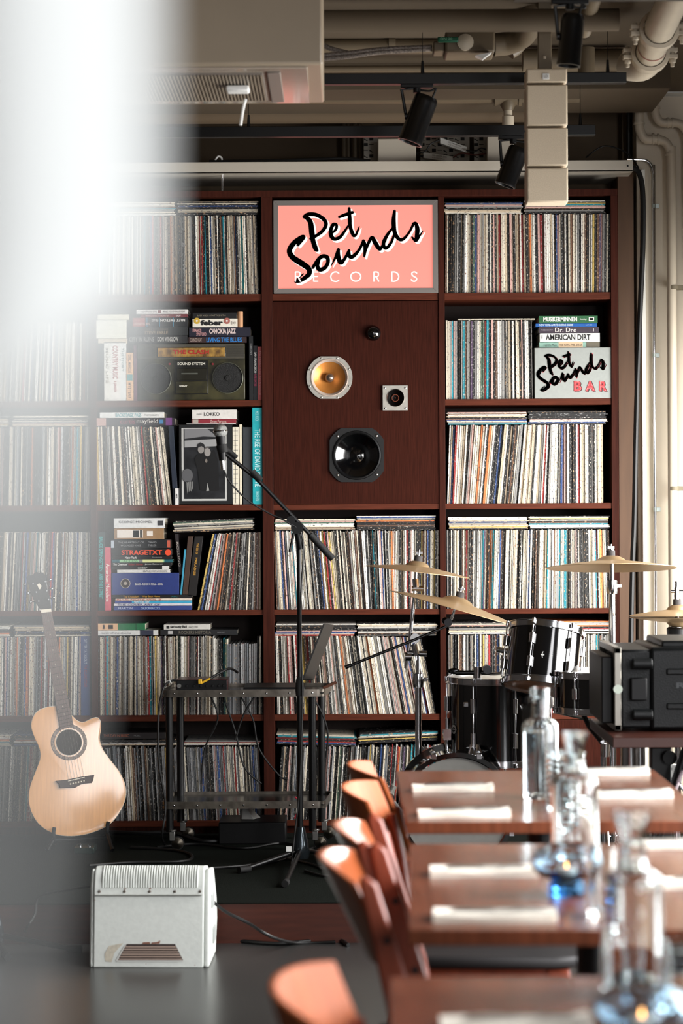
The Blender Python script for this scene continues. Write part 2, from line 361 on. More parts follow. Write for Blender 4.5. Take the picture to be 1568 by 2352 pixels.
def flat(px0, px1, zb, n, pos='', cell='', ind=False, seed=0, tilt=0.0, dark=0.1, th=None):
    rng = random.Random(seed*31+9); xa = P(px0, 1176, YB).x; W = 0.312; xb = P(px1, 1176, YB).x; z = zb+.0006
    for i in range(n):
        t = rng.uniform(.003, .0065) if th is None else th; j = rng.uniform(-.004, .004); a = xa+j; b = xb+j-rng.uniform(0, .006); yf = YB+.010+rng.uniform(0, .012); yb = yf+.27
        nm, c, c2 = pick(rng, dark); dz = tilt*(b-a)
        vs = [(a,yf,z),(b,yf,z+dz),(b,yb,z+dz),(a,yb,z),(a,yf,z+t-.0004),(b,yf,z+dz+t-.0004),(b,yb,z+dz+t-.0004),(a,yb,z+t-.0004)]
        sleeve(vs, nm, (c, c2), cell, pos, True, ind); z += t
    return z
SH = [0]+[zr[i][0] for i in range(1, 7)]     # tops of the shelf boards; index = row
HH = 0.317
L0 = lambda u: 0.012*math.sin(9*u)
# right column (individuals in its three upper record compartments)
stand(1025, 1404, SH[1], lambda u: 0.012*math.sin(7*u+1), 'top', True, seed=1, tmin=.0045, tmax=.0088)
flat(1026, 1203, SH[1]+HH, 11, 'left', 'top', True, seed=2, dark=0); flat(1209, 1395, SH[1]+HH, 11, 'right', 'top', True, seed=3, dark=.3)
stand(1026, 1225, SH[2], lambda u: 0.01*math.sin(5*u), 'second', True, seed=4, tmin=.0045, tmax=.0088)
flat(1056, 1234, SH[2]+HH, 1, 'single', 'second', True, seed=5, dark=0, th=.005)
stand(1027, 1388, SH[3], lambda u: 0.10*math.sin(math.pi*min(1, u*1.15+.12)), 'third', True, seed=6, tmin=.0045, tmax=.0088)
flat(1028, 1212, SH[3]+HH-.002, 11, 'left', 'third', True, seed=7, dark=0); flat(1216, 1396, SH[3]+HH-.002, 11, 'right', 'third', True, seed=8, dark=.2)
stand(1026, 1403, SH[4], lambda u: 0.03*math.sin(4*u), seed=9); flat(1030, 1213, SH[4]+HH, 11, seed=10, dark=0); flat(1216, 1400, SH[4]+HH, 11, seed=11)
stand(1026, 1403, SH[5], lambda u: 0.0, seed=12); flat(1030, 1220, SH[5]+HH, 10, seed=13); flat(1224, 1403, SH[5]+HH, 10, seed=14)
# middle column
stand(634, 1006, SH[4], lambda u: -0.04-.05*math.sin(5*u), seed=15, dark=.1); flat(631, 815, SH[4]+HH-.001, 10, seed=16, dark=.1); flat(819, 1001, SH[4]+HH-.001, 12, seed=17, dark=.2)
stand(632, 1000, SH[5], lambda u: -0.02-.17*min(1, u*1.2), seed=18, dark=.1); flat(631, 816, SH[5]+HH-.004, 9, seed=19, dark=.1); flat(820, 1003, SH[5]+HH-.004, 11, seed=20, dark=.2)
stand(632, 1004, SH[6], lambda u: 0.07, h=.30, seed=21, dark=.3, greyer=.3, hv=.012); flat(634, 816, SH[6]+.303, 9, seed=22, tilt=-.03); flat(822, 1003, SH[6]+.303, 9, seed=23, tilt=.04, dark=.3)
# left column B
stand(223, 598, SH[1], lambda u: 0.02-.05*u, seed=24, dark=.12); flat(225, 405, SH[1]+HH, 11, seed=25); flat(410, 596, SH[1]+HH, 12, seed=26, dark=.35)
stand(222, 395, SH[3], lambda u: -.02-.09*u, seed=27); 
stand(452, 598, SH[4], lambda u: .20*(1-u), seed=28, dark=.12, h=.31); flat(398, 582, SH[4]+.309, 9, seed=29, tilt=.04)
stand(223, 488, SH[5], L0, seed=30); stand(489, 519, SH[5], L0, seed=31, h=.305); stand(520, 588, SH[5], L0, h=.285, seed=32, greyer=.8, tmin=.006); stand(589, 602, SH[5], L0, seed=33, dark=.5)
stand(223, 600, SH[6], lambda u: -.05, seed=34, h=.30, dark=.15, greyer=.5, hv=.012); flat(228, 402, SH[6]+.302, 5, seed=35, dark=.0); flat(420, 596, SH[6]+.302, 4, seed=36)
# far left column
for r in range(1, 7):
    stand(-180, 205 if r != 5 else 184, SH[r], (lambda u: 0.02) if r % 2 else (lambda u: .05*math.sin(3*u)), seed=40+r, greyer=.1, h=.30 if r == 6 else .315)
    if r in (1, 3, 5, 6): flat(30, 205, SH[r]+(HH if r != 6 else .303), 9, seed=50+r); flat(-160, 20, SH[r]+(HH if r != 6 else .303), 9, seed=60+r)
o = stuff.build('record_sleeve', [SPV, SPH], smooth_=False, origin=(0, YB+.1, SH[6])); o['kind'] = 'stuff'
tag(o, 'all remaining records with mixed spines packed in the lower and left compartments', 'records')
# ------------------------------------------------------------------ books: pixel boxes on the plane of the spines
YS = YB+.016
def cm(c): return mat('book_cloth_%d_%d_%d' % c, c, 0.5, noise=0.08, scale=60)
def ink(c): return mat('print_%d_%d_%d' % c, c, 0.5)
PAGES = mat('page_edges', (214, 204, 184), 0.8, noise=0.2, scale=300, stretch=(.1, .1, 3))
def book(x0, y0, x1, y1, col, label, items=(), depth=.2, vert=False, patches=(), lean=0.0, base=None, top=None, group=None, Yf=None, rot=0):
    """spine rectangle in pixels; items: (text, u0, u1, v0, v1, colour, bold) as fractions of the spine (u along the reading direction)"""
    Yf = YS if Yf is None else Yf
    A = P(x0, y1, Yf); B = P(x1, y0, Yf); a, b, z0, z1 = A.x, B.x, A.z, B.z
    if base is not None: z0 = base
    if top is not None: z1 = top
    o_ = Vector(((a+b)/2, Yf+depth/2, z0)); sh = lambda v: (v[0]+lean*(v[2]-z0), v[1], v[2])
    t = .0022; g = G()
    def bx(g, x0, x1, y0, y1, za, zb): 
        g.add([sh(q) for q in [(x0,y0,za),(x1,y0,za),(x1,y1,za),(x0,y1,za),(x0,y0,zb),(x1,y0,zb),(x1,y1,zb),(x0,y1,zb)]], [(0,3,2,1),(4,5,6,7),(0,1,5,4),(1,2,6,5),(2,3,7,6),(3,0,4,7)])
    e = .0004
    if vert:
        bx(g, a+e, b-e, Yf, Yf+t, z0, z1); bx(g, a+e, a+e+t, Yf+t, Yf+depth, z0, z1); bx(g, b-e-t, b-e, Yf+t, Yf+depth, z0, z1)
    else:
        bx(g, a, b, Yf, Yf+t, z0+e, z1-e); bx(g, a, b, Yf+t, Yf+depth, z0+e, z0+e+t); bx(g, a, b, Yf+t, Yf+depth, z1-e-t, z1-e)
    bk = g.build('book', cm(col), origin=o_, bevel=.0006)
    tag(bk, label, 'book', group)
    g = G()
    if vert: bx(g, a+e+t, b-e-t, Yf+t, Yf+depth-.003, z0+.002, z1-.002)
    else: bx(g, a+.002, b-.002, Yf+t, Yf+depth-.003, z0+e+t, z1-e-t)
    g.build('pages', PAGES, bk, smooth_=False)
    def uv(u, v):   # u along length of spine, v across (0 bottom)
        if not vert: return Vector(sh((a+(b-a)*u, Yf, z0+(z1-z0)*v)))
        return Vector(sh((a+(b-a)*v, Yf, z1-(z1-z0)*u)))
    for (u0, u1, v0, v1, c) in patches:
        g = G(); q = [uv(u0, v0), uv(u1, v0), uv(u1, v1), uv(u0, v1)]; g.add([p+Vector((0, -.0005, 0)) for p in q], [(0, 1, 2, 3)]); g.build('printed_band', ink(c), bk, smooth_=False)
    bycol = {}
    for it in items: bycol.setdefault(it[5], []).append(it)
    for c, its in bycol.items():
        L = []
        for it in its:
            if it[0].startswith('~'): o = uv(it[2], it[4]); L.append((it[0][1:], o, uv(it[1], it[4])-o, uv(it[2], it[3])-o, it[6] if len(it) > 6 else .012))
            else: o = uv(it[1], it[3]); L.append((it[0], o, uv(it[2], it[3])-o, uv(it[1], it[4])-o, it[6] if len(it) > 6 else .012))
        letters(bk, [(a_, b_+Vector((0, -.0003, 0)), c_, d_, e_) for a_, b_, c_, d_, e_ in L], ink(c))
    return bk
def stack(specs, base, **kw):
    """specs bottom-up; y values only give thickness: books rest on each other"""
    z = base; out = []
    for sp in specs:
        x0, y0, x1, y1 = sp[:4]; h = (y1-y0)/575.0
        out.append(book(x0, y0, x1, y1, sp[4], sp[5], sp[6] if len(sp) > 6 else (), patches=sp[7] if len(sp) > 7 else (), base=z+.0004, top=z+h, **kw)); z += h
    return z
W_ = (232, 230, 226); K_ = (24, 24, 26)
# second compartment on the left: books and the radio recorder
z2 = SH[2]
book(239, 786, 254, 918, (226, 224, 214), 'cream upright book, leftmost of the pale ones beside the radio', [('MUSIC LIFE', .1, .7, .3, .7, (150, 140, 120))], vert=True, base=z2)
book(254, 786, 276, 918, (232, 228, 222), 'thick white upright book with COUNTRY MUSIC in red', [('COUNTRY MUSIC', .06, .62, .25, .75, (170, 80, 76)), ('a people', .66, .85, .3, .7, (170, 80, 76))], vert=True, base=z2)
book(276, 786, 289, 918, (224, 226, 222), 'thin white upright book beside the orange paperback', [('THE STORY', .1, .5, .3, .7, (120, 140, 140))], vert=True, base=z2)
book(290, 810, 306, 918, (224, 178, 132), 'orange upright paperback with a teal spot left of the radio', [('GREIL MARCUS', .04, .42, .3, .7, (110, 80, 60)), ('MYSTERY', .62, .95, .3, .7, (110, 80, 60))], vert=True, base=z2, patches=[(.45, .58, .1, .9, (70, 140, 140))])
book(307, 794, 314.5, 918, (104, 60, 80), 'thin plum upright book touching the radio', vert=True, base=z2)
z = z2+132/575
stack([(225, 772, 292, 783, (206, 192, 168), 'beige book at the bottom of the faded stack on the upright books'), (221, 728, 290, 771, (228, 226, 208), 'very thick pale book in the faded stack on the upright books'), (224, 714, 296, 727, (222, 216, 190), 'pale yellowish book topping the faded stack')], z+.001)
zb = z2+132/575+.0005   # top of the radio
stack([(293, 765, 430, 783, (34, 34, 36), 'dark book reading CITY IN RUINS lying directly on the radio', [('CITY IN RUINS', .03, .44, .22, .8, (150, 150, 146)), ('DON WINSLOW', .5, .85, .22, .8, (196, 194, 188))]),
  (297, 745, 431, 765, (38, 40, 42), 'dark grey book second from the bottom of the left pile on the radio', [('STEVE EARLE', .26, .66, .12, .5, (150, 132, 108)), ("I'LL NEVER GET OUT OF THIS WORLD ALIVE", .26, .66, .62, .8, (110, 100, 90))]),
  (305, 724, 431, 745, (26, 26, 30), 'black book with a red end and upside-down white lettering', [('~BRET EASTON', .5, .95, .55, .85, W_), ('~ELLIS', .34, .46, .55, .85, W_), ('~THE SHARDS', .04, .32, .18, .45, (210, 180, 170))], [(0, .22, .03, .97, (150, 58, 54)), (.25, .262, 0, 1, (60, 140, 170)), (.48, .492, 0, 1, (60, 140, 170)), (.73, .742, 0, 1, (60, 140, 170))]),
  (323, 716, 431, 724, (112, 38, 44), 'thin dark red book in the left pile on the radio', [('THE FINAL REVIVAL OF OPAL AND NEV', .1, .6, .3, .7, (200, 170, 160)), ('KNOPF', .75, .85, .25, .8, W_)]),
  (313, 705, 431, 716, (226, 224, 220), 'white book topping the left pile on the radio', [('AND WHY DAVID BOWIE', .1, .4, .3, .7, (120, 110, 110)), ('MUSIC YOU SHOULD HEAR', .52, .95, .3, .7, (120, 110, 110))], [(.42, .48, .2, .8, (120, 60, 60))])], zb)
stack([(432.5, 769, 566, 783, (52, 34, 34), 'book reading LIVING THE BLUES in blue, bottom of the right pile', [('LIVING THE BLUES', .31, .92, .1, .92, (44, 124, 196), .03), ('CANNED HEAT', .03, .23, .2, .8, (170, 150, 140))]),
  (434, 747, 575, 769, (28, 28, 44), 'dark navy book reading CAHOKIA JAZZ', [('CAHOKIA JAZZ', .33, .76, .18, .86, (232, 212, 206), .02), ('FRANCIS', .06, .2, .52, .85, (214, 160, 160)), ('SPUFFORD', .12, .28, .12, .45, (214, 160, 160))]),
  (442, 727, 545, 747, (230, 224, 210), 'cream book reading feber with two record motifs', [('feber', .18, .68, .2, .85, K_, .05), ('(o)', .86, .96, .3, .7, (120, 112, 100))]),
  (442, 713, 543, 727, (20, 20, 22), 'black book reading JUST KIDS topping the right pile', [('JUST KIDS / PATTI SMITH', .1, .75, .3, .65, (150, 140, 120), 0)])], zb)
def disc_on(parent, x, y, r, Y, c, name='printed_disc'):
    g = G(); p = P(x, y, Y); n = 20; g.add([p+Vector((r*math.cos(k*2*math.pi/n), 0, r*math.sin(k*2*math.pi/n))) for k in range(n)], [tuple(range(n))]); return g.build(name, ink(c), parent, smooth_=False)
fb = [o for o in bpy.data.objects if o.get('label', '').startswith('cream book reading feber')][0]
for x, c in ((452, (206, 168, 60)), (521, (170, 100, 90))): disc_on(fb, x, 737, .0125, YS-.0009, c); disc_on(fb, x, 737, .004, YS-.0012, W_)
g = G(); a = P(551, 727, YS); g.cyl((a.x, YS+.01, zb+.0626), (a.x, YS+.01, zb+.0626+.064), .0115, n=20); tag(g.build('paper_roll', mat('kraft_paper', (190, 142, 104), .7)), 'short brown paper roll standing beside the feber book', 'paper roll')
book(572, 771, 581, 917, (24, 26, 28), 'tall thin black book right of the radio', [('GHOST', .12, .3, .3, .7, (160, 160, 160), 0)], vert=True, base=z2)
book(582, 794, 591, 917, (26, 26, 30), 'dark upright book with SAN FRANCISCO in white', [('SAN FRANCISCO', .12, .5, .25, .75, W_), ('IN THE', .52, .6, .25, .75, (170, 60, 90)), ('SIXTIES', .62, .74, .25, .75, (170, 60, 90))], vert=True, base=z2)
book(592, 796, 602, 917, (206, 96, 96), 'pink red upright book at the right end beside SAN FRANCISCO', [("The Hidden City: San Francisco", .08, .9, .3, .7, (240, 190, 180), 0)], vert=True, base=z2)
# radio recorder (box shaped, printed front with dials and speakers)
a = P(316, 917, YS); b = P(562, 785, YS); rx0, rx1, rz0, rz1 = a.x, b.x, z2, z2+132/575
def rp(cx, cy):  # crop pixel -> world on the radio front
    p = P(200+cx/3.5636, 660+cy/3.5636, YS); return p
rad = thing('boombox', ((rx0+rx1)/2, YS+.07, z2), 'olive and black radio cassette box reading SOUND SYSTEM with an amber dial', 'boombox')
OLV = mat('worn_olive_print', (18, 17, 13), .35, rgb2=(66, 62, 34), scale=14)
g = G(); g.box(rx0, rx1, YS, YS+.15, rz0+.0005, rz1-.0005); g.build('body', OLV, rad, bevel=.004)
def plate(x0, y0, x1, y1, m, name, d=.003, parent=rad, bev=.0008, Y=None, f=rp):
    g = G(); A = f(x0, y1); B = f(x1, y0); Y = YS if Y is None else Y; g.box(A.x, B.x, Y-d, Y+.002, A.z, B.z); return g.build(name, m, parent, bevel=bev)
plate(414, 462, 1288, 585, mat('aged_silver_plastic', (84, 80, 70), .4, metal=.3, noise=.1), 'top_band', .003)
plate(572, 487, 1135, 575, mat('black_dial_frame', (30, 28, 24), .3), 'dial_frame', .005)
dial = plate(580, 494, 1128, 568, mat('amber_dial', (190, 148, 70), .35, rgb2=(96, 70, 40), scale=30), 'tuning_dial', .006)
letters(dial, [('THE CLASH', rp(705, 548)+Vector((0, -.0064, 0)), rp(998, 548)-rp(705, 548), Vector((0, 0, (548-512)/3.5636/575)), .03)], ink((168, 40, 34)))
g = G()
for k in range(28):
    x = 592+k*19; A = rp(x, 565); g.box(A.x, A.x+.0004, YS-.0066, YS-.006, A.z, A.z+(.004 if k % 4 else .0065))
g.build('scale_marks', ink((70, 50, 30)), dial, smooth_=False)
for x0, x1 in ((414, 558), (1146, 1288)):
    g = G()
    for k in range(12):
        y = 474+k*8.6; A = rp(x0, y+4); B = rp(x1, y); g.box(A.x, B.x, YS-.006, YS-.002, A.z, B.z)
    g.build('vent_grille', mat('vent_black', (52, 50, 44), .4), rad)
for cx, cy in ((562, 748), (1150, 742)):
    c = rp(cx, cy)+Vector((0, -.0, 0))
    g = G(); g.lathe([(.0365*1.7, 0), (.0365*1.7, .005), (.0335*1.8, .0055), (.0335*1.8, .0)], c, (0, -1, 0), 48); s_ = g.build('speaker_ring', mat('dull_ring', (120, 122, 108), .3, metal=.6), rad)
    g = G(); g.lathe([(.0595, .002), (.05, .0035), (.03, .002), (.012, .001), (.010, .0035), (0.0, .0045)], c, (0, -1, 0), 40); g.build('speaker_cone', mat('speaker_dark_mesh', (9, 9, 8), .5, bump=.8, scale=700), s_)
plate(718, 600, 990, 878, mat('deck_black', (24, 23, 20), .3), 'cassette_deck', .004)
plate(735, 665, 980, 760, mat('deck_window', (34, 32, 24), .15), 'cassette_window', .006); plate(770, 700, 905, 712, mat('deck_slot', (90, 92, 84), .3), 'cassette_slot', .007)
plate(725, 770, 985, 868, OLV, 'cassette_lid', .006)
letters(rad, [('SOUND SYSTEM', rp(740, 637)+Vector((0, -.0045, 0)), rp(966, 637)-rp(740, 637), Vector((0, 0, .0105)), .02), ('SONY', rp(755, 815)+Vector((0, -.0065, 0)), rp(822, 815)-rp(755, 815), Vector((0, 0, .0062)), .03)], ink((226, 222, 208)))
for cx in (675, 1028):
    g = G(); g.cyl(rp(cx, 628), rp(cx, 628)+Vector((0, -.005, 0)), .0045); g.build('red_button', ink((120, 34, 40)), rad)
g = G(); g.box(rx0+.17, rx0+.29, YS+.05, YS+.06, rz1-.0004, rz1+.0); g.m = 0
# third compartment on the left
z3 = SH[3]; zt = z3+.3185
stack([(222, 957, 402, 974.5, (34, 26, 34), 'dark book with rounded white lettering and purple end lying on the records', [('curtis', .3, .49, .25, .85, (150, 60, 80), 0), ('mayfield', .51, .78, .12, .88, (220, 214, 206), 0)], [(.0, .12, 0, 1, (190, 150, 140)), (.88, .96, 0, 1, (110, 60, 120)), (.8, .85, .25, .75, (50, 120, 170))]),
   (229, 942.5, 376, 956, (226, 226, 222), 'white book with teal lettering lying on the dark purple-ended book', [('BACKSTAGE PASS', .25, .65, .2, .8, (90, 160, 166)), ('PHOTOGRAPHS', .7, .93, .3, .6, (120, 120, 120), 0)])], zt)
book(398, 978, 409, 1158, (36, 44, 58), 'dark blue upright book leaning beside the record row', vert=True, base=z3, lean=-.06)
book(402, 1122, 409.5, 1157, (226, 224, 220), 'tiny white booklet standing by the framed photograph', [('45', .3, .6, .3, .7, (60, 60, 60))], vert=True, base=z3, depth=.1, Yf=YS-.012)
# framed photograph
fr = thing('framed_photograph', (P(473, 1158, YS).x, YS, z3), 'black framed monochrome photograph of two people in dark clothes', 'picture frame')
def fp(cx, cy, Y=YS-.004): return P(200+cx/3.5636, 660+cy/3.5636, Y)
g = G(); A = fp(752, 1776); B = fp(1190, 1120); g.box(A.x, B.x, YS, YS+.022, z3+.0005, B.z); g.build('frame', BLACKG, fr, bevel=.002)
plate(775, 1150, 1140, 1748, mat('photo_mat_board', (190, 190, 186), .5), 'mat_board', .002, fr, 0)
ph = plate(795, 1158, 1128, 1732, mat('photo_print', (14, 15, 17), .3, rgb2=(44, 45, 48), scale=18), 'photo_print', .003, fr, 0)
def shape(parent, pts, c, name, k=1, f=fp):
    g = G(); g.add([f(x, y)+Vector((0, -.0006*k, 0)) for x, y in pts], [tuple(range(len(pts)))]); return g.build(name, ink(c), parent, smooth_=False)
def ell(cx, cy, rx, ry, n=24): return [(cx+rx*math.cos(2*math.pi*i/n), cy+ry*math.sin(2*math.pi*i/n)) for i in range(n)]
shape(ph, [(797, 1160), (985, 1160), (1050, 1210), (1050, 1225), (950, 1220), (797, 1240)], (120, 120, 122), 'printed_sky', 1)
shape(ph, [(797, 1255), (1060, 1240), (1060, 1300), (797, 1310)], (150, 150, 150), 'printed_wall', 1)
shape(ph, ell(820, 1540, 46, 55), (88, 88, 90), 'printed_bush', 1)
for k in range(4): shape(ph, [(812+k*14, 1590), (822+k*14, 1590), (826+k*14, 1650+10*(k % 3)), (818+k*14, 1690-12*k)], (120, 120, 118), 'printed_bush', 1)
shape(ph, [(880, 1400), (905, 1368), (960, 1352), (1040, 1330), (1075, 1420), (1080, 1665), (1010, 1668), (985, 1590), (972, 1668), (925, 1660), (905, 1500)], (5, 5, 6), 'printed_coats', 2)
shape(ph, ell(932, 1328, 26, 32), (134, 130, 126), 'printed_face', 3); shape(ph, [(900, 1315), (905, 1285), (930, 1268), (958, 1285), (966, 1315), (935, 1300)], (24, 24, 26), 'printed_cap', 4)
shape(ph, ell(985, 1350, 26, 34), (146, 142, 138), 'printed_face', 3); shape(ph, [(960, 1335), (965, 1310), (990, 1300), (1010, 1320), (1000, 1312), (975, 1318)], (90, 86, 84), 'printed_hair', 4)
shape(ph, [(985, 1600), (1000, 1665), (975, 1668)], (150, 150, 146), 'printed_ground', 3); shape(ph, ell(975, 1420, 10, 16), (120, 112, 104), 'printed_hand', 4)
stack([(440, 960, 542, 970, (134, 40, 50), 'dark red book under the white one above the framed photograph', [('Gram Parsons', .42, .78, .15, .85, (220, 200, 190), 0)], [(0.02, .15, .05, .95, (170, 160, 150))]),
   (441, 938, 543, 960, (216, 212, 206), 'thick white book with spaced black capitals above the framed photograph', [('LOKKO', .27, .62, .34, .72, (40, 40, 40), .01), ('ANDRES', .1, .22, .45, .6, (120, 120, 120), 0)])], P(473, 973, YS).z)
g = G(); A = P(428, 973.4, YS); B = P(541, 971.4, YS); g.box(A.x, B.x, YS-.004, YS+.2, P(473, 974, YS).z-.0008, P(473, 973, YS).z); tag(g.build('card_sheet', WHITEP, smooth_=False), 'thin white card lying on top of the picture frame', 'card')
bz = book(534.5, 981, 548, 1158, (226, 218, 198), 'cream upright book with black stitched spine right of the photograph', vert=True, base=z3)
g = G()
for k in range(15):
    q = P(541, 990+k*11, YS); g.box(q.x-.009, q.x+.009, YS-.0008, YS-.0002, q.z-.0007, q.z+.0007)
q = P(541, 1155, YS); g.box(q.x-.0006, q.x+.0006, YS-.0008, YS-.0002, q.z, q.z+.3); g.build('stitching', ink((40, 38, 36)), bz, smooth_=False)
book(550, 975, 555, 1158, (224, 214, 190), 'thin cream upright folder behind the microphone cable', vert=True, base=z3)
book(558, 981, 578, 1158, (52, 56, 60), 'charcoal upright book left of the teal one', vert=True, base=z3)
book(580, 936, 603, 1157, (24, 160, 168), 'tall teal upright book at the right end beside the loudspeaker panel', [('MICK ROCK', .04, .14, .3, .6, (180, 226, 226), 0), ('THE RISE OF DAVID BOWIE', .22, .82, .22, .75, (200, 236, 236), 0), ('TASCHEN', .86, .96, .3, .65, (180, 226, 226), 0)], vert=True, base=z3, Yf=YS-.010)
# fourth compartment on the left
z4 = SH[4]
book(226, 1222, 240, 1400, (22, 42, 42), 'dark green upright book with turquoise lettering left of the pink one', [('BRUCE SPRINGSTEEN', .06, .5, .2, .7, (60, 170, 170), .02), ('AND THE E STREET', .53, .85, .2, .7, (60, 170, 170), .02)], vert=True, base=z4)
book(241, 1257, 254, 1400, (196, 84, 100), 'pink upright book reading American Musicians', [('American Musicians', .26, .86, .18, .8, (240, 220, 214), .02)], vert=True, base=z4)
stack([(261, 1391, 440, 1401, (50, 66, 130), 'thin navy book reading CALIFORNIA COOL on the shelf board', [('CALIFORNIA COOL', .35, .6, .2, .75, (170, 190, 220)), ('MARTIN', .06, .24, .25, .7, (180, 186, 214))]),
  (261, 1385, 440, 1391, (214, 210, 216), 'thin white and navy book reading THE COVER ART OF', [('THE COVER ART OF', .05, .6, .15, .85, (54, 60, 120))]),
  (264, 1379, 440, 1385, (60, 160, 196), 'thin sky blue book in the low pile of music books', [('NEW YORK DAY', .25, .45, .2, .8, W_)], [(0, .22, 0, 1, (40, 60, 130))]),
  (265, 1373.5, 440, 1379, (222, 206, 190), 'thin cream book with red lettering in the low pile of books', [('BLUE NOTE VOL 2', .02, .6, .15, .85, (180, 70, 60))]),
  (257, 1365.5, 441, 1373.5, (22, 20, 20), 'black book reading Way Back Home in gold', [('The Crusaders', .14, .34, .15, .85, (190, 140, 50)), ('Way Back Home', .38, .6, .15, .85, (190, 140, 50)), ('ABC', .74, .82, .3, .7, (40, 110, 110))]),
  (256, 1315, 411, 1365.5, (38, 54, 116), 'big blue boxed set with round emblem reading BLUES ROCK N ROLL SOUL', [('BLUES - ROCK N ROLL - SOUL', .35, .76, .44, .53, (214, 212, 206), .01)]),
  (269, 1307, 390, 1315, (206, 204, 200), 'white spiral notebook under the thin black books', [('BACKPACKS', .5, .95, .2, .8, (120, 120, 116), 0)]),
  (257, 1299, 388, 1307, (20, 20, 22), 'thin black book with white label at its right end', [('CREEP', .45, .62, .25, .7, (200, 200, 196), 0)], [(.88, 1, 0.05, 1, (210, 208, 204))]),
  (257, 1291, 394, 1299, (22, 20, 22), 'black book reading The Cinema of in white and red', [('The Cinema of', .02, .26, .2, .8, W_), ('Robert Altman', .28, .52, .2, .8, (150, 40, 40)), ('James Cameron', .55, .85, .25, .75, (200, 200, 196))]),
  (258, 1284, 397, 1291, (150, 196, 150), 'pale green and teal book reading ACCESS', [('ACCESS', .18, .42, .15, .85, (80, 130, 90), 0)], [(0, .12, 0, 1, (30, 90, 100)), (.44, .5, 0, 1, (120, 120, 120)), (.5, .84, 0, 1, (206, 210, 150)), (.86, 1, 0, 1, (30, 90, 100))]),
  (257, 1275.5, 394, 1284, (20, 20, 20), 'black book reading New York', [('New York', .22, .42, .18, .85, W_), ('Restaurants', .68, .84, .4, .75, (150, 150, 150), 0)]),
  (257, 1259, 394, 1275.5, (20, 20, 22), 'black book with STRAGETXT in orange and an orange dot', [('STRAGETXT', .16, .84, .12, .8, (226, 78, 44), .03)]),
  (255, 1238, 392, 1259, (26, 27, 30), 'black book with small grey title and zigzag patterned ends', [('THE HEARTBEAT OF', .12, .55, .58, .78, (150, 150, 152), 0), ('WOUNDED KNEE', .16, .5, .25, .45, (150, 150, 152), 0), ('DAVID', .62, .76, .58, .78, (150, 150, 152), 0), ('TREUER', .62, .76, .25, .45, (150, 150, 152), 0)], [(0, .05, .1, .9, (180, 190, 200)), (.94, .99, .1, .9, (190, 90, 70))]),
  (262, 1212, 376, 1238, (150, 118, 84), 'thick kraft brown book with white portrait label', [], [(.06, .58, .15, .85, (226, 216, 206)), (.66, .78, .3, .75, (226, 216, 206)), (.52, .56, .15, .85, (180, 70, 60)), (.38, .5, .2, .8, (110, 100, 96))]),
  (261, 1188.5, 378, 1212, (216, 216, 214), 'thick white book with spaced grey capitals on top of the tall pile', [('GEORGE MICHAEL', .1, .76, .5, .72, (70, 70, 74), 0)], [(.86, .97, .25, .72, (60, 60, 64))])], z4)
bx = [o for o in bpy.data.objects if o.get('label', '').startswith('big blue boxed')][0]
disc_on(bx, 288, 1340, .0195, YS-.0009, (200, 190, 176)); disc_on(bx, 288, 1340, .0178, YS-.0012, (50, 40, 40)); disc_on(bx, 288, 1340, .007, YS-.0015, (160, 150, 140))
sx = [o for o in bpy.data.objects if 'STRAGETXT' in o.get('label', '')][0]; disc_on(sx, 386, 1269, .0125, YS-.0009, (226, 78, 44))
book(411, 1226, 418, 1330, (40, 34, 36), 'thin dark paperback leaning against the tall pile', [('ROLLING', .2, .8, .2, .8, (180, 170, 160), 0)], vert=True, lean=-.10, base=P(400, 1320, YS).z, depth=.14, Yf=YS+.01)
book(413, 1262, 417, 1366, (60, 150, 180), 'very thin sky blue leaning book left of the brown one', vert=True, lean=.10, base=z4+.062, depth=.2)
book(418.5, 1232, 430, 1364, (66, 48, 38), 'brown mottled upright book leaning right', vert=True, lean=.10, base=z4+.062, depth=.2)
book(431, 1232, 450, 1368, (22, 18, 16), 'black and gold leaning book reading PARADISE', [('PARADISE', .36, .66, .35, .62, (190, 140, 50), .02), ('THIS SIDE OF', .12, .3, .35, .6, (190, 140, 50))], vert=True, lean=.12, base=z4+.058, depth=.22)
# fifth compartment on the left
z5 = SH[5]+.3185
zt = stack([(225, 1443, 363, 1455, (216, 216, 212), 'white book with dark picture end under the green one', [('music of the cinema', .05, .55, .3, .7, (100, 100, 110), 0)], [(.7, .92, 0, 1, (50, 54, 70))]), (225, 1427, 333, 1443, (30, 110, 66), 'green cloth book with peach patterned end', [], [(0, .42, 0, 1, (220, 176, 134)), (.1, .14, .2, .8, (170, 110, 80)), (.22, .32, .2, .8, (170, 110, 80)), (.8, .82, 0, 1, (20, 80, 50))])], z5)
zt = stack([(368, 1443, 545, 1456, (24, 24, 26), 'black book reading ROCKERS HISTORIA', [('ROCKERS HISTORIA', .24, .66, .2, .8, (110, 104, 92), .01), ('RADIO ACT', .74, .84, .4, .6, (150, 150, 150), 0)], [(.1, .16, .2, .8, (190, 188, 186))]), (376, 1431, 482, 1443, (214, 210, 202), 'white book reading Seriously Bad', [('Seriously Bad', .14, .5, .2, .82, (30, 30, 30), .03), ('ALBUM COVERS', .54, .74, .35, .65, (60, 60, 60), 0)], [(.06, .12, .2, .8, (30, 30, 30))])], z5)
stack([(235, 1667, 380, 1682, (30, 24, 24), 'black book reading THIS DAY IN MUSIC behind the guitar', [('THIS DAY IN MUSIC', .02, .42, .3, .75, (150, 84, 60), .01), ('MUSIC', .5, .6, .4, .6, (120, 120, 120), 0)])], SH[6]+.302+.025)
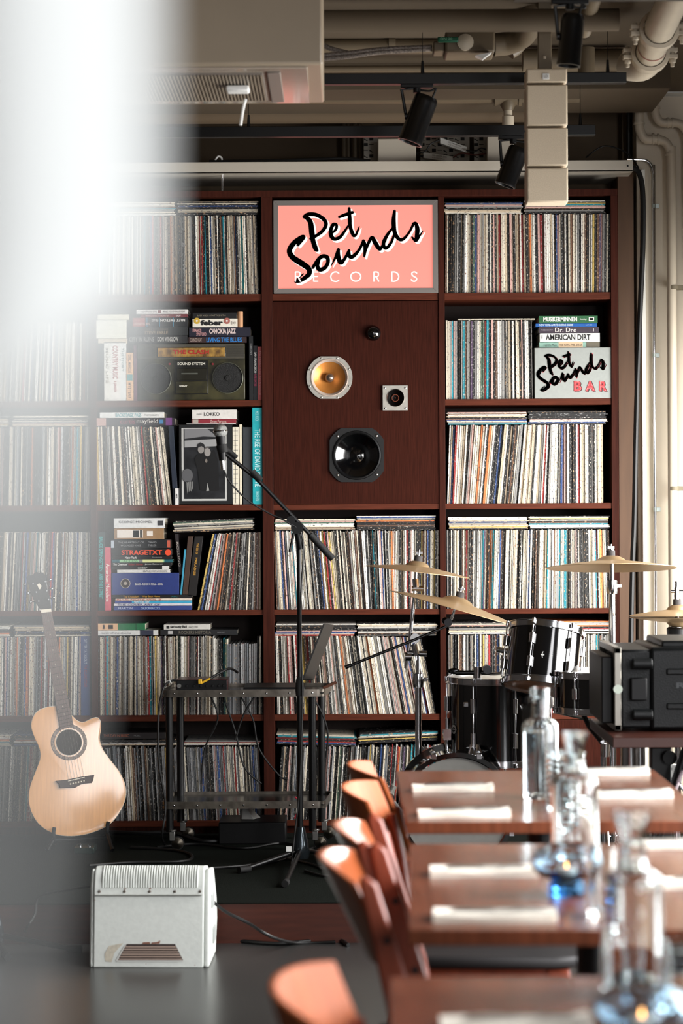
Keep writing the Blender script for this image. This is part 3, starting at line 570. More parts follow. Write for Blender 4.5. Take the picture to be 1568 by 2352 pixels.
book(186, 1452, 207, 1642, (34, 62, 122), 'tall blue upright book behind the guitar neck', [('GET YER YA YAS OUT', .08, .38, .35, .65, (200, 210, 226), 0), ('THE ROLLING STONES', .4, .66, .35, .65, (150, 40, 70), 0)], vert=True, base=SH[5])
for x0, y0, x1, c, lb in [(60, 1178, 104, (176, 180, 184), 'pale book fading behind the haze, left end of its compartment'), (160, 1190, 190, (214, 210, 206), 'small white box book on the left column')]:
    pass
# second compartment on the right
z2 = SH[2]; A = P(1227, 912, YS); B = P(1403, 795, YS)
sb = thing('bar_sign', ((A.x+B.x)/2, YS-.004, z2), 'grey box sign with black and red script reading BAR beneath', 'sign')
ztop = z2+.2035
g = G(); g.box(A.x, B.x-.001, YS-.012, YS+.2, z2+.0005, ztop); g.build('box', mat('grey_sign_board', (150, 154, 150), .5, noise=.04, scale=90), sb, bevel=.0015)
def bp(cx, cy): p = P(1220+cx/7.84, 700+cy/7.84, YS-.0125); return p
def bsx(x, y): return 95+(x-170)*(1332-95)/(1376-170)+(0), 0
def bmap(x, y):   # main sign crop coords -> bar sign crop coords
    return bp(90+(x-152)*1.018, 832+(y-98)*1.045)
for m_, dx, dy, k in ((ink((196, 70, 80)), 19, 17, 1), (ink((24, 20, 22)), 0, 0, 2)):
    g = G()
    for s_ in PETS: stroke(g, s_, lambda x, y: bmap(x+dx, y+dy)+Vector((0, -.0006*k, 0)))
    g.build('script_lettering', m_, sb, smooth_=False)
g = G(); g2 = G()
for ch, x0, x1 in (('B', 765, 900), ('A', 970, 1145), ('R', 1222, 1360)):
    text(g, ch, bp(x0+14, 1566)+Vector((0, -.0006, 0)), bp(x1, 1566)-bp(x0, 1566), bp(x0, 1372)-bp(x0, 1566), .06)
    text(g2, ch, bp(x0, 1558)+Vector((0, -.0012, 0)), bp(x1, 1558)-bp(x0, 1558), bp(x0, 1372)-bp(x0, 1558), .05)
g.build('letter_shadow', ink((30, 22, 24)), sb, smooth_=False); g2.build('letters', ink((200, 60, 66)), sb, smooth_=False)
g = G()
DOT = {'B': [(0.08, k/8) for k in range(9)]+[(.3, 0), (.5, 0), (.72, .03), (.9, .14), (.92, .32), (.75, .46), (.5, .5), (.3, .5), (.82, .62), (.86, .8), (.68, .95), (.45, 1), (.28, 1)],
       'A': [(.04+k*.06, k/7) for k in range(8)]+[(.96-k*.06, k/7) for k in range(7)]+[(.35, .3), (.5, .3), (.65, .3)],
       'R': [(0.08, k/8) for k in range(9)]+[(.3, 1), (.5, 1), (.74, .96), (.9, .8), (.9, .62), (.72, .48), (.5, .45), (.3, .45), (.6, .33), (.7, .2), (.85, .05)]}
for ch, x0, x1 in (('B', 765, 900), ('A', 970, 1145), ('R', 1222, 1360)):
    for u, v in DOT[ch]:
        p = bp(x0+8+(x1-x0-16)*u, 1550-(1550-1382)*v)+Vector((0, -.0018, 0)); n = 8
        g.add([p+Vector((.0009*math.cos(k*2*math.pi/n), 0, .0009*math.sin(k*2*math.pi/n))) for k in range(n)], [tuple(range(n))])
g.build('bulb_dots', ink((240, 220, 214)), sb, smooth_=False)
def bb(a, b, c, d): return 1220+a/7.84, 700+b/7.84, 1220+c/7.84, 700+d/7.84
stack([(*bb(140, 638, 1228, 740), (134, 170, 156), 'pale green book with a peach middle directly on the bar sign', [('NEIL YOUNG', .34, .51, .3, .75, (110, 96, 80)), ('PHIL BAKER', .53, .71, .3, .75, (110, 96, 80)), ('Feel the Music', .08, .3, .25, .75, (90, 110, 104), 0)], [(.32, .72, 0, 1, (206, 178, 146)), (.78, 1, 0, 1, (104, 98, 84))]),
  (*bb(150, 468, 1230, 632), (222, 224, 220), 'white book reading AMERICAN DIRT in the pile on the bar sign', [('AMERICAN DIRT', .1, .845, .22, .86, (26, 26, 28), .02), ('JEANINE', .02, .05, .2, .8, (110, 110, 110), 0)]),
  (*bb(133, 348, 1215, 462), (60, 50, 62), 'dark plum book with white blackletter title in the pile on the bar sign', [('Dr. Dre', .27, .62, .15, .85, (226, 220, 214), .0), ('THE BIOGRAPHY', .04, .23, .38, .6, (170, 160, 170), 0)], [(.9, .915, .25, .75, (200, 196, 196))]),
  (*bb(75, 285, 1180, 348), (22, 86, 160), 'thin blue book reading NEW YORK BARTENDERNS GUIDE', [('NEW YORK-BARTENDERNS GUIDE', .06, .61, .2, .85, (200, 216, 230), .02), ('LIND', .82, .92, .35, .65, (200, 216, 230), 0)]),
  (*bb(135, 148, 1190, 285), (40, 96, 58), 'green book reading MUSIKERMINNEN topping the pile on the bar sign', [('MUSIKERMINNEN', .075, .65, .22, .85, (226, 228, 220), .04), ('Antologi', .7, .81, .35, .65, (226, 228, 220), 0)], [(.85, .94, .25, .75, (226, 228, 220)), (.865, .925, .4, .68, (36, 70, 46))])], ztop)
# ------------------------------------------------------------------ light box sign
def sp(cx, cy, Y): return P(620+cx/3.92, 450+cy/3.92, Y)
sg = thing('light_box_sign', (P(816, 672, YB).x, YB, SH[1]), 'glowing coral light box sign with black script above RECORDS', 'sign')
FRM = mat('grey_sign_frame', (122, 116, 112), .4, metal=.2)
Yg = YB-.004
A = sp(33, 880, Yg); B = sp(1508, 35, Yg); IA = sp(76, 834, Yg); IB = sp(1462, 80, Yg); A.z = SH[1]+.0006
for q in (((A.x, A.z), (B.x, A.z), (IB.x, IA.z), (IA.x, IA.z)), ((A.x, B.z), (B.x, B.z), (IB.x, IB.z), (IA.x, IB.z)), ((A.x, A.z), (A.x, B.z), (IA.x, IB.z), (IA.x, IA.z)), ((B.x, A.z), (B.x, B.z), (IB.x, IB.z), (IB.x, IA.z))):
    g = G(); g.prism([(x, Yg, z) for x, z in q], [(x, Yg+.12, z) for x, z in q]); g.build('frame', FRM, sg, bevel=.0008)
def emat(name, c, e):
    m = mat(name, c, .6); b = m.node_tree.nodes['Principled BSDF']; b.inputs['Emission Color'].default_value = (*lin(c), 1); b.inputs['Emission Strength'].default_value = e; b.inputs['Base Color'].default_value = (*[v*.3 for v in lin(c)], 1); return m
g = G(); g.box(IA.x, IB.x, Yg+.006, Yg+.02, IA.z, IB.z); g.build('face', emat('lit_coral_face', (252, 150, 136), SIGN_E), sg, smooth_=False)
WL = emat('lit_white_print', (252, 246, 240), SIGN_E); KL = mat('black_vinyl', (22, 20, 20), .5)
g = G()
for s_ in PETS: stroke(g, s_, lambda x, y: sp(x+18, y+17, Yg+.0054))
g.build('lettering_shadow', WL, sg, smooth_=False)
g = G()
for s_ in PETS: stroke(g, s_, lambda x, y: sp(x, y, Yg+.0048))
g.build('script_lettering', KL, sg, smooth_=False)
g = G()
LT = {'R': [[(0,1),(0,0)], [(0,0),(.55,0),(.85,.1),(.85,.4),(.55,.5),(0,.5)], [(.45,.5),(.95,1)]], 'E': [[(0,0),(0,1)], [(0,0),(.9,0)], [(0,.48),(.8,.48)], [(0,1),(.9,1)]],
      'C': [[(1,.14),(.75,.0),(.4,.02),(.08,.28),(.02,.6),(.2,.92),(.55,1.02),(.8,1),(1,.88)]], 'O': [[(.5,0),(.15,.15),(0,.5),(.15,.85),(.5,1),(.85,.85),(1,.5),(.85,.15),(.5,0)]],
      'D': [[(0,0),(0,1)], [(0,0),(.4,0),(.8,.15),(1,.5),(.8,.85),(.4,1),(0,1)]], 'S': [[(.95,.12),(.6,-.01),(.2,.05),(.1,.25),(.4,.46),(.8,.6),(.95,.8),(.65,1),(.25,.98),(0,.82)]]}
for ch, x0, x1 in (('R', 228, 276), ('E', 392, 434), ('C', 545, 618), ('O', 726, 816), ('R', 934, 980), ('D', 1096, 1158), ('S', 1270, 1322)):
    for s_ in LT[ch]: stroke(g, [(x0+(x1-x0)*u, 685+83*v, 12) for u, v in s_], lambda x, y: sp(x, y, Yg+.0042), sub=1 if len(s_) == 2 else 5)
g.build('letters', WL, sg, smooth_=False)
# ------------------------------------------------------------------ built-in loudspeaker panel
lp = thing('loudspeaker', (P(818, 1157, YB).x, YB, SH[3]), 'dark veneer loudspeaker panel with four drivers in the middle of the bookcase', 'loudspeaker')
g = G(); g.box(xs[4]+.001, xs[5]-.001, YB+.002, YB+.22, SH[3]+.0005, zr[1][1]-.003); baf = g.build('baffle', PANEL, lp, bevel=.001)
def dv(cx, cy): p = P(680+cx/5.6, 730+cy/5.6, YB+.002); return p
def screws(par, pts, r=.003, m=CHROME, d=.009):
    for x, y in pts:
        g = G(); p = dv(x, y)+Vector((0, -d, 0)); g.lathe([(r, -.001), (r, .001), (r*.6, .0022), (0, .0026)], p, (0, -1, 0), 12); g.build('screw', m, par)
k = 1/5.6/575
c = dv(428, 770)
def trunc(cx, cy, R, cut, n=64, d=0.0, cutx=None):
    o = []
    for i in range(n):
        t = 2*math.pi*i/n; x = R*math.cos(t); y = R*math.sin(t); y = max(-cut, min(cut, y)); 
        if cutx: x = max(-cutx, min(cutx, x))
        p = dv(cx+x, cy+y); o.append(p+Vector((0, -d, 0)))
    return o
md = G(); md.prism(trunc(428, 770, 295, 272, d=.008), trunc(428, 770, 295, 272, d=-.001)); mid = md.build('midrange_driver', ALU, lp, label='grey midrange driver with copper cone')
def hole(c, r): g = G(); g.cyl(Vector(c)+Vector((0, -.05, 0)), Vector(c)+Vector((0, .06, 0)), r, n=64); return g
cut(mid, [hole(c, .0765)]); cut(baf, [hole(c, .0765), hole(dv(778, 1768), .0985), hole(dv(1275, 1030), .0345)])
g = G(); g.lathe([(.0765, .006), (.0755, .0095), (.072, .0105), (.0665, .006), (.0635, .0005)], c, (0, -1, 0), 64); g.build('surround', mat('pale_rubber_surround', (176, 160, 148), .35), mid)
g = G(); g.lathe([(.0635, .0005), (.045, -.011), (.02, -.026), (.012, -.030), (0, -.030)], c, (0, -1, 0), 64); g.build('cone', mat('copper_cone', (206, 136, 66), .38, metal=.55, noise=.05, scale=50), mid)
g = G(); g.lathe([(.018, -.03), (.0185, -.006), (.0165, .002), (.010, .008), (.004, .0105), (0, .011)], c, (0, -1, 0), 32); g.build('phase_plug', mat('bronze_grey_plug', (140, 124, 112), .25, metal=.8), mid)
screws(mid, [(322, 524), (528, 522), (176, 668), (680, 662), (176, 882), (682, 878), (325, 1026), (533, 1022)], .0042, ALU, .008)
A = dv(1113, 1192); B = dv(1432, 872)
g = G(); g.box(A.x, B.x, YB-.008, YB+.002, A.z, B.z); tw = g.build('tweeter', ALU, lp, label='square silver tweeter plate with a dark horn'); cut(tw, [hole(dv(1275, 1030), .0345)])
c = dv(1275, 1030); g = G(); g.lathe([(.0345, .008), (.028, -.006), (.016, -.018), (0, -.02)], c, (0, -1, 0), 40); hn = g.build('horn_mouth', mat('tweeter_black', (14, 13, 13), .3), tw)
g = G(); g.lathe([(.0345, .010), (.0352, .012), (.0365, .0098)], c, (0, -1, 0), 48); g.build('horn_ring', ALU, tw)
g = G(); g.lathe([(.0145, -.018), (.0145, -.008), (.0125, -.008), (.0125, -.018)], c, (0, -1, 0), 32); g.sphere(c+Vector((0, .010, 0)), .004, 10); g.build('dome_ring', mat('copper_ring', (150, 84, 64), .2, metal=1), tw)
screws(tw, [(1138, 903), (1402, 902), (1141, 1167), (1404, 1164)], .0042, CHROME, .010)
g = G(); c = dv(990, 198); g.lathe([(.031, 0), (.031, .004), (.027, .014), (.018, .024), (.008, .028), (0, .0285)], c, (0, -1, 0), 40); g.build('dome_tweeter', BLACKG, lp, label='small black dome tweeter')
c = dv(778, 1768)
wf = G(); wf.prism(trunc(778, 1768, 400, 345, 96, .008, 348), trunc(778, 1768, 400, 345, 96, -.001, 348)); wo = wf.build('woofer', mat('black_cast_frame', (9, 9, 10), .5), lp, label='large black woofer with truncated corners'); cut(wo, [hole(c, .0985)])
g = G(); g.lathe([(.0985, .006), (.0965, .011), (.091, .012), (.0865, .006), (.0845, -.001)], c, (0, -1, 0), 72); g.build('surround', mat('black_rubber_surround', (10, 10, 11), .3), wo)
g = G(); g.lathe([(.0845, -.001), (.06, -.020), (.035, -.040), (.028, -.045), (.015, -.040), (0, -.038)], c, (0, -1, 0), 72); g.build('cone', mat('glossy_black_cone', (4, 4, 5), .12, coat=1), wo)
screws(wo, [(530, 1522), (1030, 1517), (532, 2022), (1034, 2016)], .0052, CHROME, .0085)
# ------------------------------------------------------------------ acoustic guitar on its stand
GM = lambda x, y, o=0.0: P(20+x/3.36, 1280+y/3.36, 9.24+o+(1922-(1280+y/3.36))/596*.122+(x-530)/3.36/596*.181)
SPR = mat('lacquered_spruce', (222, 160, 96), .3, noise=.07, scale=5, stretch=(26, 1, 1.5), coat=.8)
MAHO = mat('guitar_side_wood', (96, 56, 36), .25, noise=.15, scale=6, coat=.6); ROSE = mat('rosewood', (64, 46, 40), .4, noise=.15, scale=8, stretch=(20, 1, 1)); IVORY = mat('ivory_binding', (226, 216, 196), .35)
gt = thing('acoustic_guitar', tuple(GM(430, 2150, .05)), 'natural spruce acoustic guitar with a cutaway standing on the carpeted stage', 'guitar')
outl = [(372,1143),(290,1155),(218,1188),(180,1250),(175,1320),(203,1400),(238,1480),(240,1560),(207,1650),(167,1760),(152,1860),(172,1960),(228,2055),(320,2122),(420,2150),(540,2148),(660,2120),(780,2060),(862,1960),(904,1850),(898,1750),(852,1650),(782,1560),(727,1480),(703,1400),(711,1330),(708,1262),(680,1234),(632,1246),(572,1272),(520,1252),(492,1222)]
cl = [Vector((x, y, 0)) for x, y in outl]; sm_ = smooth(cl, 4)[:]
cxm, cym = 500, 1750
def ring(sc, o): return [GM(cxm+(p.x-cxm)*sc, cym+(p.y-cym)*sc, o) for p in sm_]
g = G(); n = len(sm_); vs = ring(1.0, 0.0)+ring(1.0, .10); g.add(vs, [(i, (i+1) % n, n+(i+1) % n, n+i) for i in range(n)]+[tuple(range(2*n-1, n-1, -1))]); body = g.build('body', MAHO, gt)
g = G(); vs = ring(1.0, -.0008)+ring(.992, -.0022); g.add(vs, [(i, (i+1) % n, n+(i+1) % n, n+i) for i in range(n)]); g.build('binding', IVORY, gt)
g = G(); rs = [.992, .97, .9, .75, .5, .25]; ds = [-.0022, -.0024, -.0026, -.0028, -.0029, -.0030]
vs = []
for s_, d_ in zip(rs, ds): vs += ring(s_, d_)
vs.append(GM(cxm, cym, -.0030)); m_ = len(rs)
g.add(vs, [(k_*n+i, k_*n+(i+1) % n, (k_+1)*n+(i+1) % n, (k_+1)*n+i) for k_ in range(m_-1) for i in range(n)]+[((m_-1)*n+i, (m_-1)*n+(i+1) % n, m_*n) for i in range(n)])
g.build('soundboard', SPR, gt)
def disc(par, cx, cy, r0, r1, o, m, name, n=48, f=GM, y0=1):
    g = G(); a = [f(cx+r1*math.cos(2*math.pi*i/n), cy+r1*math.sin(2*math.pi*i/n), o) for i in range(n)]
    if r0: b = [f(cx+r0*math.cos(2*math.pi*i/n), cy+r0*math.sin(2*math.pi*i/n), o) for i in range(n)]; g.add(a+b, [(i, (i+1) % n, n+(i+1) % n, n+i) for i in range(n)])
    else: g.add(a, [tuple(range(n))])
    return g.build(name, m, par, smooth_=False)
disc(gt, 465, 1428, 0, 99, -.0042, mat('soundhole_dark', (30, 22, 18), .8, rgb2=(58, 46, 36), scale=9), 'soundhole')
ro = disc(gt, 465, 1428, 116, 137, -.0044, mat('rosette_marquetry', (64, 44, 36), .3, rgb2=(150, 130, 110), scale=160), 'rosette'); disc(ro, 465, 1428, 99, 103, -.0044, IVORY, 'rosette_ring'); disc(ro, 465, 1428, 112, 115, -.0046, ROSE, 'rosette_ring'); disc(ro, 465, 1428, 137, 139, -.0046, ROSE, 'rosette_ring')
fbp = [(250,428),(330,418),(499,1302),(396,1330),(390,1326)]
def slab(par, pts, o0, o1, m, name, bevel=.0006, f=GM, **k): g = G(); g.prism([f(x, y, o0) for x, y in pts], [f(x, y, o1) for x, y in pts]); return g.build(name, m, par, bevel=bevel, **k)
nk = slab(gt, [(254,428),(326,418),(480,1250),(384,1270)], -.002, .022, MAHO, 'neck', .004)
fbd = slab(gt, fbp[:4], -.010, -.001, mat('fretboard_rosewood', (104, 82, 74), .45, noise=.12, scale=9, stretch=(30, 1, 1)), 'fretboard')
slab(gt, [(246,404),(328,396),(331,420),(250,430)], -.011, 0, IVORY, 'nut')
def fl(v, s): # point on fretboard: v 0..1 down, s 0..1 across
    return (250+(393-250)*v+((330+(499-330)*v)-(250+(393-250)*v))*s, 428+(1328-428)*v+((418+(1302-418)*v)-(428+(1328-428)*v))*s)
g = G()
for k_ in range(1, 21):
    v = (1-2**(-k_/12))/(1-2**(-20.6/12))
    a, b = fl(v, 0), fl(v, 1); g.tube([GM(*a, -.0102), GM(*b, -.0102)], .0008, 6)
g.build('frets', STEEL, fbd)
g = G()
for k_ in (3, 5, 7, 9, 12, 15, 17):
    v = (1-2**(-(k_-.5)/12))/(1-2**(-20.6/12))
    for s_ in ((.5,) if k_ != 12 else (.25, .75)): g.cyl(GM(*fl(v, s_), -.0095), GM(*fl(v, s_), -.0106), .0022, n=10)
g.build('position_dots', IVORY, fbd)
hd = slab(gt, [(243,402),(200,340),(168,270),(150,200),(134,150),(152,138),(180,140),(212,112),(236,120),(256,116),(284,138),(292,200),(310,290),(327,330),(328,398)], -.004, .012, mat('headstock_black', (36, 32, 30), .18, coat=1), 'headstock', .001)
slab(hd, [(218,210),(236,200),(254,222),(240,250),(228,232)], -.0052, -.0042, IVORY, 'emblem', 0)
for i, (x, y) in enumerate([(188,202),(213,268),(232,338),(282,186),(294,258),(308,325)]):
    g = G(); g.cyl(GM(x, y, -.003), GM(x, y, -.013), .0026, n=12); g.cyl(GM(x, y, .004), GM(x+(-62 if i < 3 else 34), y+(8 if i < 3 else -14), .004), .002, n=8); g.sphere(GM(x+(-66 if i < 3 else 36), y+(8 if i < 3 else -14), .004), .0055, 12, (1, .6, 1.2)); g.build('tuner', CHROME, hd)
br = slab(gt, [(362,1726),(448,1716),(575,1690),(661,1678),(652,1720),(641,1742),(590,1746),(560,1752),(510,1779),(470,1778),(396,1782),(388,1750)], -.017, -.004, ROSE, 'bridge', .0015)
slab(br, [(456,1724),(586,1694),(588,1700),(458,1731)], -.021, -.016, IVORY, 'saddle', 0)
for k_ in range(6):
    g = G(); g.sphere(GM(475+k_*20.8, 1750-k_*4.8, -.0175), .0038, 12); g.build('bridge_pin', IVORY, br)
for k_ in range(6):
    x0, y0 = fl(0, .12+.152*k_); g = G(); g.tube([GM(x0, y0, -.0125), GM(458+k_*24+4, 1727-k_*5.6, -.0215), GM(475+k_*20.8, 1748-k_*4.8, -.0185)], .0005, 5); g.build('string', STEEL, gt)
gs = thing('guitar_stand', (GM(430, 2150, .05).x, 9.35, STAGE), 'black low guitar stand cradling the acoustic guitar', 'guitar stand')
for (x, y) in ((345, 2105), (760, 2060)):
    tip = GM(x+8, y-20, -.035); low = GM(x, y+70, -.02); back = GM(x-10 if x > 500 else x+10, y+95, .12)
    g = G(); g.tube([tip, GM(x+2, y+10, -.032), low, back], .0072, 10, sub=5); g.build('cradle_arm', RUB, gs)
    f0 = GM(x+(-40 if x < 500 else 55), y+150, -.02); f0 = Vector((f0.x, 9.16, STAGE+.008)); g = G(); g.tube([low, f0], .0078, 10); g.build('leg', BLACKM, gs)
f1 = Vector((GM(600, 2150, .1).x, 9.5, STAGE+.008)); g = G(); g.tube([GM(480, 2175, .06), f1], .0078, 10); g.build('leg', BLACKM, gs)
g = G(); g.tube([GM(330, 2185, .02), GM(480, 2178, .06), GM(770, 2160, .02)], .008, 10); g.build('crossbar', BLACKM, gs)
# ------------------------------------------------------------------ white floor monitor
wm = thing('floor_monitor', (P(345, 2217, 7.6).x, 7.7, 0), 'scuffed white wedge floor monitor speaker in front of the stage riser', 'speaker')
WHM = mat('scuffed_white_paint', (214, 218, 212), .55, noise=.04, scale=60, bump=.15)
M0 = TR((P(340, 2217, 7.55).x, 7.55, 0), math.radians(-1.5))
Wd = .173
prof = [(0, 0), (.004, .012), (.035, .250), (.06, .292), (.085, .305), (.20, .29), (.32, .16), (.33, .10), (.27, 0)]
g = G(M0); g.prism([(-Wd, y, z) for y, z in prof], [(Wd, y, z) for y, z in prof]); g.build('cabinet', WHM, wm, bevel=.004)
profc = [(.0, 0), (.006, .014), (.04, .25), (.07, .30), (.20, .285), (.31, .17), (.33, .10), (.26, 0)]
for sx, x0, x1 in ((-1, -Wd-.012, -Wd), (1, Wd, Wd+.018)):
    g = G(M0); g.prism([(x0, y*1.0+.002, z*.99) for y, z in profc], [(x1, y+.002, z) for y, z in profc]); g.build('side_cheek', WHM, wm, bevel=.006)
nr = 38
for k_ in range(nr):
    x = -Wd+.028+k_*(2*Wd-.05)/(nr-1)
    g = G(M0); g.tube([(x, .0335, .245), (x, .042, .268), (x, .060, .2925), (x, .0855, .3055)], .0028, 6, sub=2); g.build('grille_rib', WHM, wm)
g = G(M0); g.box(-Wd+.005, Wd-.003, .020, .0316, .223, .2235); g.build('panel_seam', mat('seam_grey', (160, 160, 154), .6), wm, smooth_=False)
for k_ in range(5):
    x = -Wd+.018+k_*(2*Wd-.03)/4; g = G(M0); g.lathe([(.0045, 0), (.0045, .002), (.002, .003), (0, .0015)], (x, .0322, .233), (0, -1, .14), 12); g.build('screw', mat('screw_dull', (110, 100, 92), .35, metal=.9), wm)
def wy(z): return .004+(z-.012)*.031/.238
def wquad(pts, m, name, par=wm, o=-.0008):
    g = G(M0); g.add([(x, wy(z)+o, z) for x, z in pts], [tuple(range(len(pts)))]); return g.build(name, m, par, smooth_=False)
tx = lambda cx: -Wd + (cx-60)/4.9/FPX*7.55; tz = lambda cy: (1245-cy)/4.9/FPX*7.55*1.0+.004
vt = wquad([(tx(335), tz(1180)), (tx(435), tz(1000)), (tx(985), tz(1000)), (tx(1078), tz(1180))], mat('vent_recess', (62, 52, 48), .7), 'handle_vent')
for k_ in range(6):
    y = 1030+k_*27; xl = 435-100*(y-1000)/180; xr = 985+93*(y-1000)/180
    g = G(M0); z = tz(y); g.box(tx(xl+8), tx(xr-6), wy(z)-.005, wy(z)+.001, z-.0018, z+.0018); g.build('vent_slat', mat('slat_brown_grey', (178, 156, 142), .6), vt)
for q in ([(318,1180),(425,1000),(437,1000),(337,1186)], [(337,1178),(1078,1178),(1085,1192),(325,1192)]): wquad([(tx(x), tz(y)) for x, y in q], mat('vent_lip', (230, 230, 224), .5), 'vent_lip', vt, -.0025)
RUST = mat('paint_chip_brown', (140, 96, 78), .8)
for q in ([(610,998),(625,980),(700,978),(705,998)], [(715,998),(720,982),(780,978),(818,960),(812,996)], [(408,380),(430,390),(412,405)], [(685,385),(700,378),(712,390),(695,396)], [(1200,1230),(1215,1228),(1214,1240)], [(655,1215),(662,1212),(658,1230)], [(66,510),(90,512),(68,518)]):
    wquad([(tx(x), tz(y)) for x, y in q], RUST, 'paint_chip', wm, -.0012)
wquad([(tx(x), tz(y)) for x, y in [(190,1110),(240,1020),(400,990),(300,1100),(270,1200),(200,1190)]], mat('yellowed_paint', (204, 196, 178), .6, noise=.12, scale=90), 'stain', wm, -.0010)
for k_, (z0, z1) in enumerate(((.17, .215), (.05, .10))):
    g = G(M0); g.box(Wd+.016, Wd+.023, .09+.05*k_, .17+.05*k_, z0, z1); g.build('side_handle', mat('grey_handle', (168, 172, 170), .5), wm, bevel=.004)
# ------------------------------------------------------------------ trolley
tr = thing('utility_trolley', (P(565, 1950, 9.35).x, 9.35, STAGE), 'black two-tier metal-edged trolley on casters in front of the bookcase', 'trolley')
def tierpts(x0, x1, x2, x3, ya, yb, Ya, Yb): return [P(x0, ya, Ya), P(x1, ya, Ya), P(x2, yb, Yb), P(x3, yb, Yb)]
DIA = mat('scuffed_metal_shelf', (52, 53, 52), .25, metal=.8, noise=.4, scale=90)
for nm, zt_, pts in (('top_shelf', STAGE+.60, (374, 744, 760, 398)), ('bottom_shelf', STAGE+.175, (372, 744, 760, 396))):
    Ya, Yb = 9.19, 9.52; z0, z1 = zt_-.016, zt_+.012
    X = [P(pts[0], 1700, Ya).x, P(pts[1], 1700, Ya).x, P(pts[2], 1700, Yb).x, P(pts[3], 1700, Yb).x]
    g = G(); g.prism([(X[0], Ya, zt_-.004), (X[1], Ya, zt_-.004), (X[2], Yb, zt_-.004), (X[3], Yb, zt_-.004)], [(X[0], Ya, zt_), (X[1], Ya, zt_), (X[2], Yb, zt_), (X[3], Yb, zt_)])
    sh_ = g.build(nm, DIA, tr)
    g = G(); Q = [Vector((X[i], (Ya, Ya, Yb, Yb)[i], 0)) for i in range(4)]; C_ = (Q[0]+Q[1]+Q[2]+Q[3])/4
    O_ = []
    for i in range(4):
        a, b, c = Q[i-1], Q[i], Q[(i+1) % 4]; da = (a-b).normalized()*.03; dc = (c-b).normalized()*.03
        for t in range(6): u = t/5; O_.append((b+da)*(1-u)**2+b*(2*u*(1-u))+(b+dc)*u*u)
    n = len(O_); out = [p+(p-C_).normalized()*.004 for p in O_]; vs = [p+Vector((0, 0, z0)) for p in O_]+[p+Vector((0, 0, z0)) for p in out]+[p+Vector((0, 0, z1)) for p in out]+[p+Vector((0, 0, z1)) for p in O_]
    g.add(vs, [((r_*n+i), (r_*n+(i+1) % n), ((r_+1) % 4*n+(i+1) % n), ((r_+1) % 4*n+i)) for r_ in range(4) for i in range(n)])
    g.build('edge_strip', mat('worn_steel', (122, 115, 106), .3, metal=.9, noise=.3), sh_)
    for k_ in range(7):
        a = Q[0].lerp(Q[1], (k_+.5)/7); g = G(); g.sphere((a.x, Ya-.005, zt_-.002), .004, 10, (1, .6, 1)); g.build('rivet', CHROME, sh_)
for i, (x, Y) in enumerate(((389, 9.215), (717, 9.215), (738, 9.50), (414, 9.50))):
    X = P(x, 1700, Y).x; g = G(); g.cyl((X, Y, STAGE+.07), (X, Y, STAGE+.595), .0145, n=16); g.build('post', BLACKM, tr)
    c = thing_ = None
    g = G(); g.box(X-.004+.002, X+.02, Y-.012, Y+.012, STAGE+.035, STAGE+.075); g.cyl((X+.008, Y, STAGE+.07), (X+.008, Y, STAGE+.078), .018, n=16); cb = g.build('caster', STEEL, tr, bevel=.002)
    g = G(); g.cyl((X+.03, Y-.006, STAGE+.0265), (X+.03, Y+.010, STAGE+.0265), .025, n=28); g.build('wheel', RUB, cb)
    g = G(); g.lathe([(.022, 0), (.022, .003), (.016, .004), (.008, .007), (0, .008)], (X+.03, Y-.006, STAGE+.0265), (0, -1, 0), 24); g.build('hub', mat('brass_hub', (96, 90, 80), .3, metal=1), cb)
g = G(); a = P(745, 1580, 9.2); g.tube([a+Vector((-.005, -.008, 0)), a+Vector((.045, .0, .022))], .006, 8); g.build('handle_grip', mat('brown_grip', (100, 60, 42), .5), tr)
ZT = STAGE+.6
ai = thing('audio_interface', (P(474, 1570, 9.28).x, 9.3, ZT), 'dark red small audio interface box on the top of the trolley', 'audio interface')
a = P(404, 1570, 9.23).x; b = P(522, 1570, 9.23).x
g = G(); g.box(a, b, 9.24, 9.42, ZT+.0005, ZT+.047); g.build('case', mat('dark_red_metal', (74, 20, 26), .3, metal=.6), ai, bevel=.003)
g = G(); g.box(a+.002, b-.002, 9.235, 9.24, ZT+.002, ZT+.045); fp_ = g.build('front_panel', BLACK, ai, bevel=.001)
for u in (.06, .22, .36, .49, .6, .72, .84, .93):
    x = a+(b-a)*u; g = G(); r_ = .009 if u < .2 else .005; g.cyl((x, 9.235, ZT+.024), (x, 9.227, ZT+.024), r_, r_*.9, n=14); g.build('knob', STEEL if u < .2 else BLACKM, fp_)
# laptop seen from its side
lt = thing('laptop', (P(610, 1570, 9.32).x, 9.35, ZT), 'open black laptop with its screen raised on the trolley', 'laptop')
a = P(560, 1570, 9.3).x; b = P(700, 1570, 9.3).x
g = G(); g.box(a, b, 9.24, 9.49, ZT+.0005, ZT+.016); g.build('base', BLACK, lt, bevel=.003)
q = [P(693, 1562, 9.24), P(716, 1566, 9.24), P(763, 1437, 9.24), P(741, 1434, 9.24)]
sc0 = [Vector((P(700, 1562, 9.24).x, 9.24, ZT+.014)), Vector((P(704, 1562, 9.24).x, 9.30, ZT+.014)), P(760, 1436, 9.30), P(746, 1434, 9.24)]
g = G(); A1 = [P(692, 1562, 9.22), P(716, 1562, 9.44), P(763, 1437, 9.44), P(741, 1434, 9.22)]; nn = Vector((.008, 0, .003)); g.prism(A1, [p+nn for p in A1]); g.build('screen', mat('laptop_grey_black', (30, 28, 27), .4), lt)
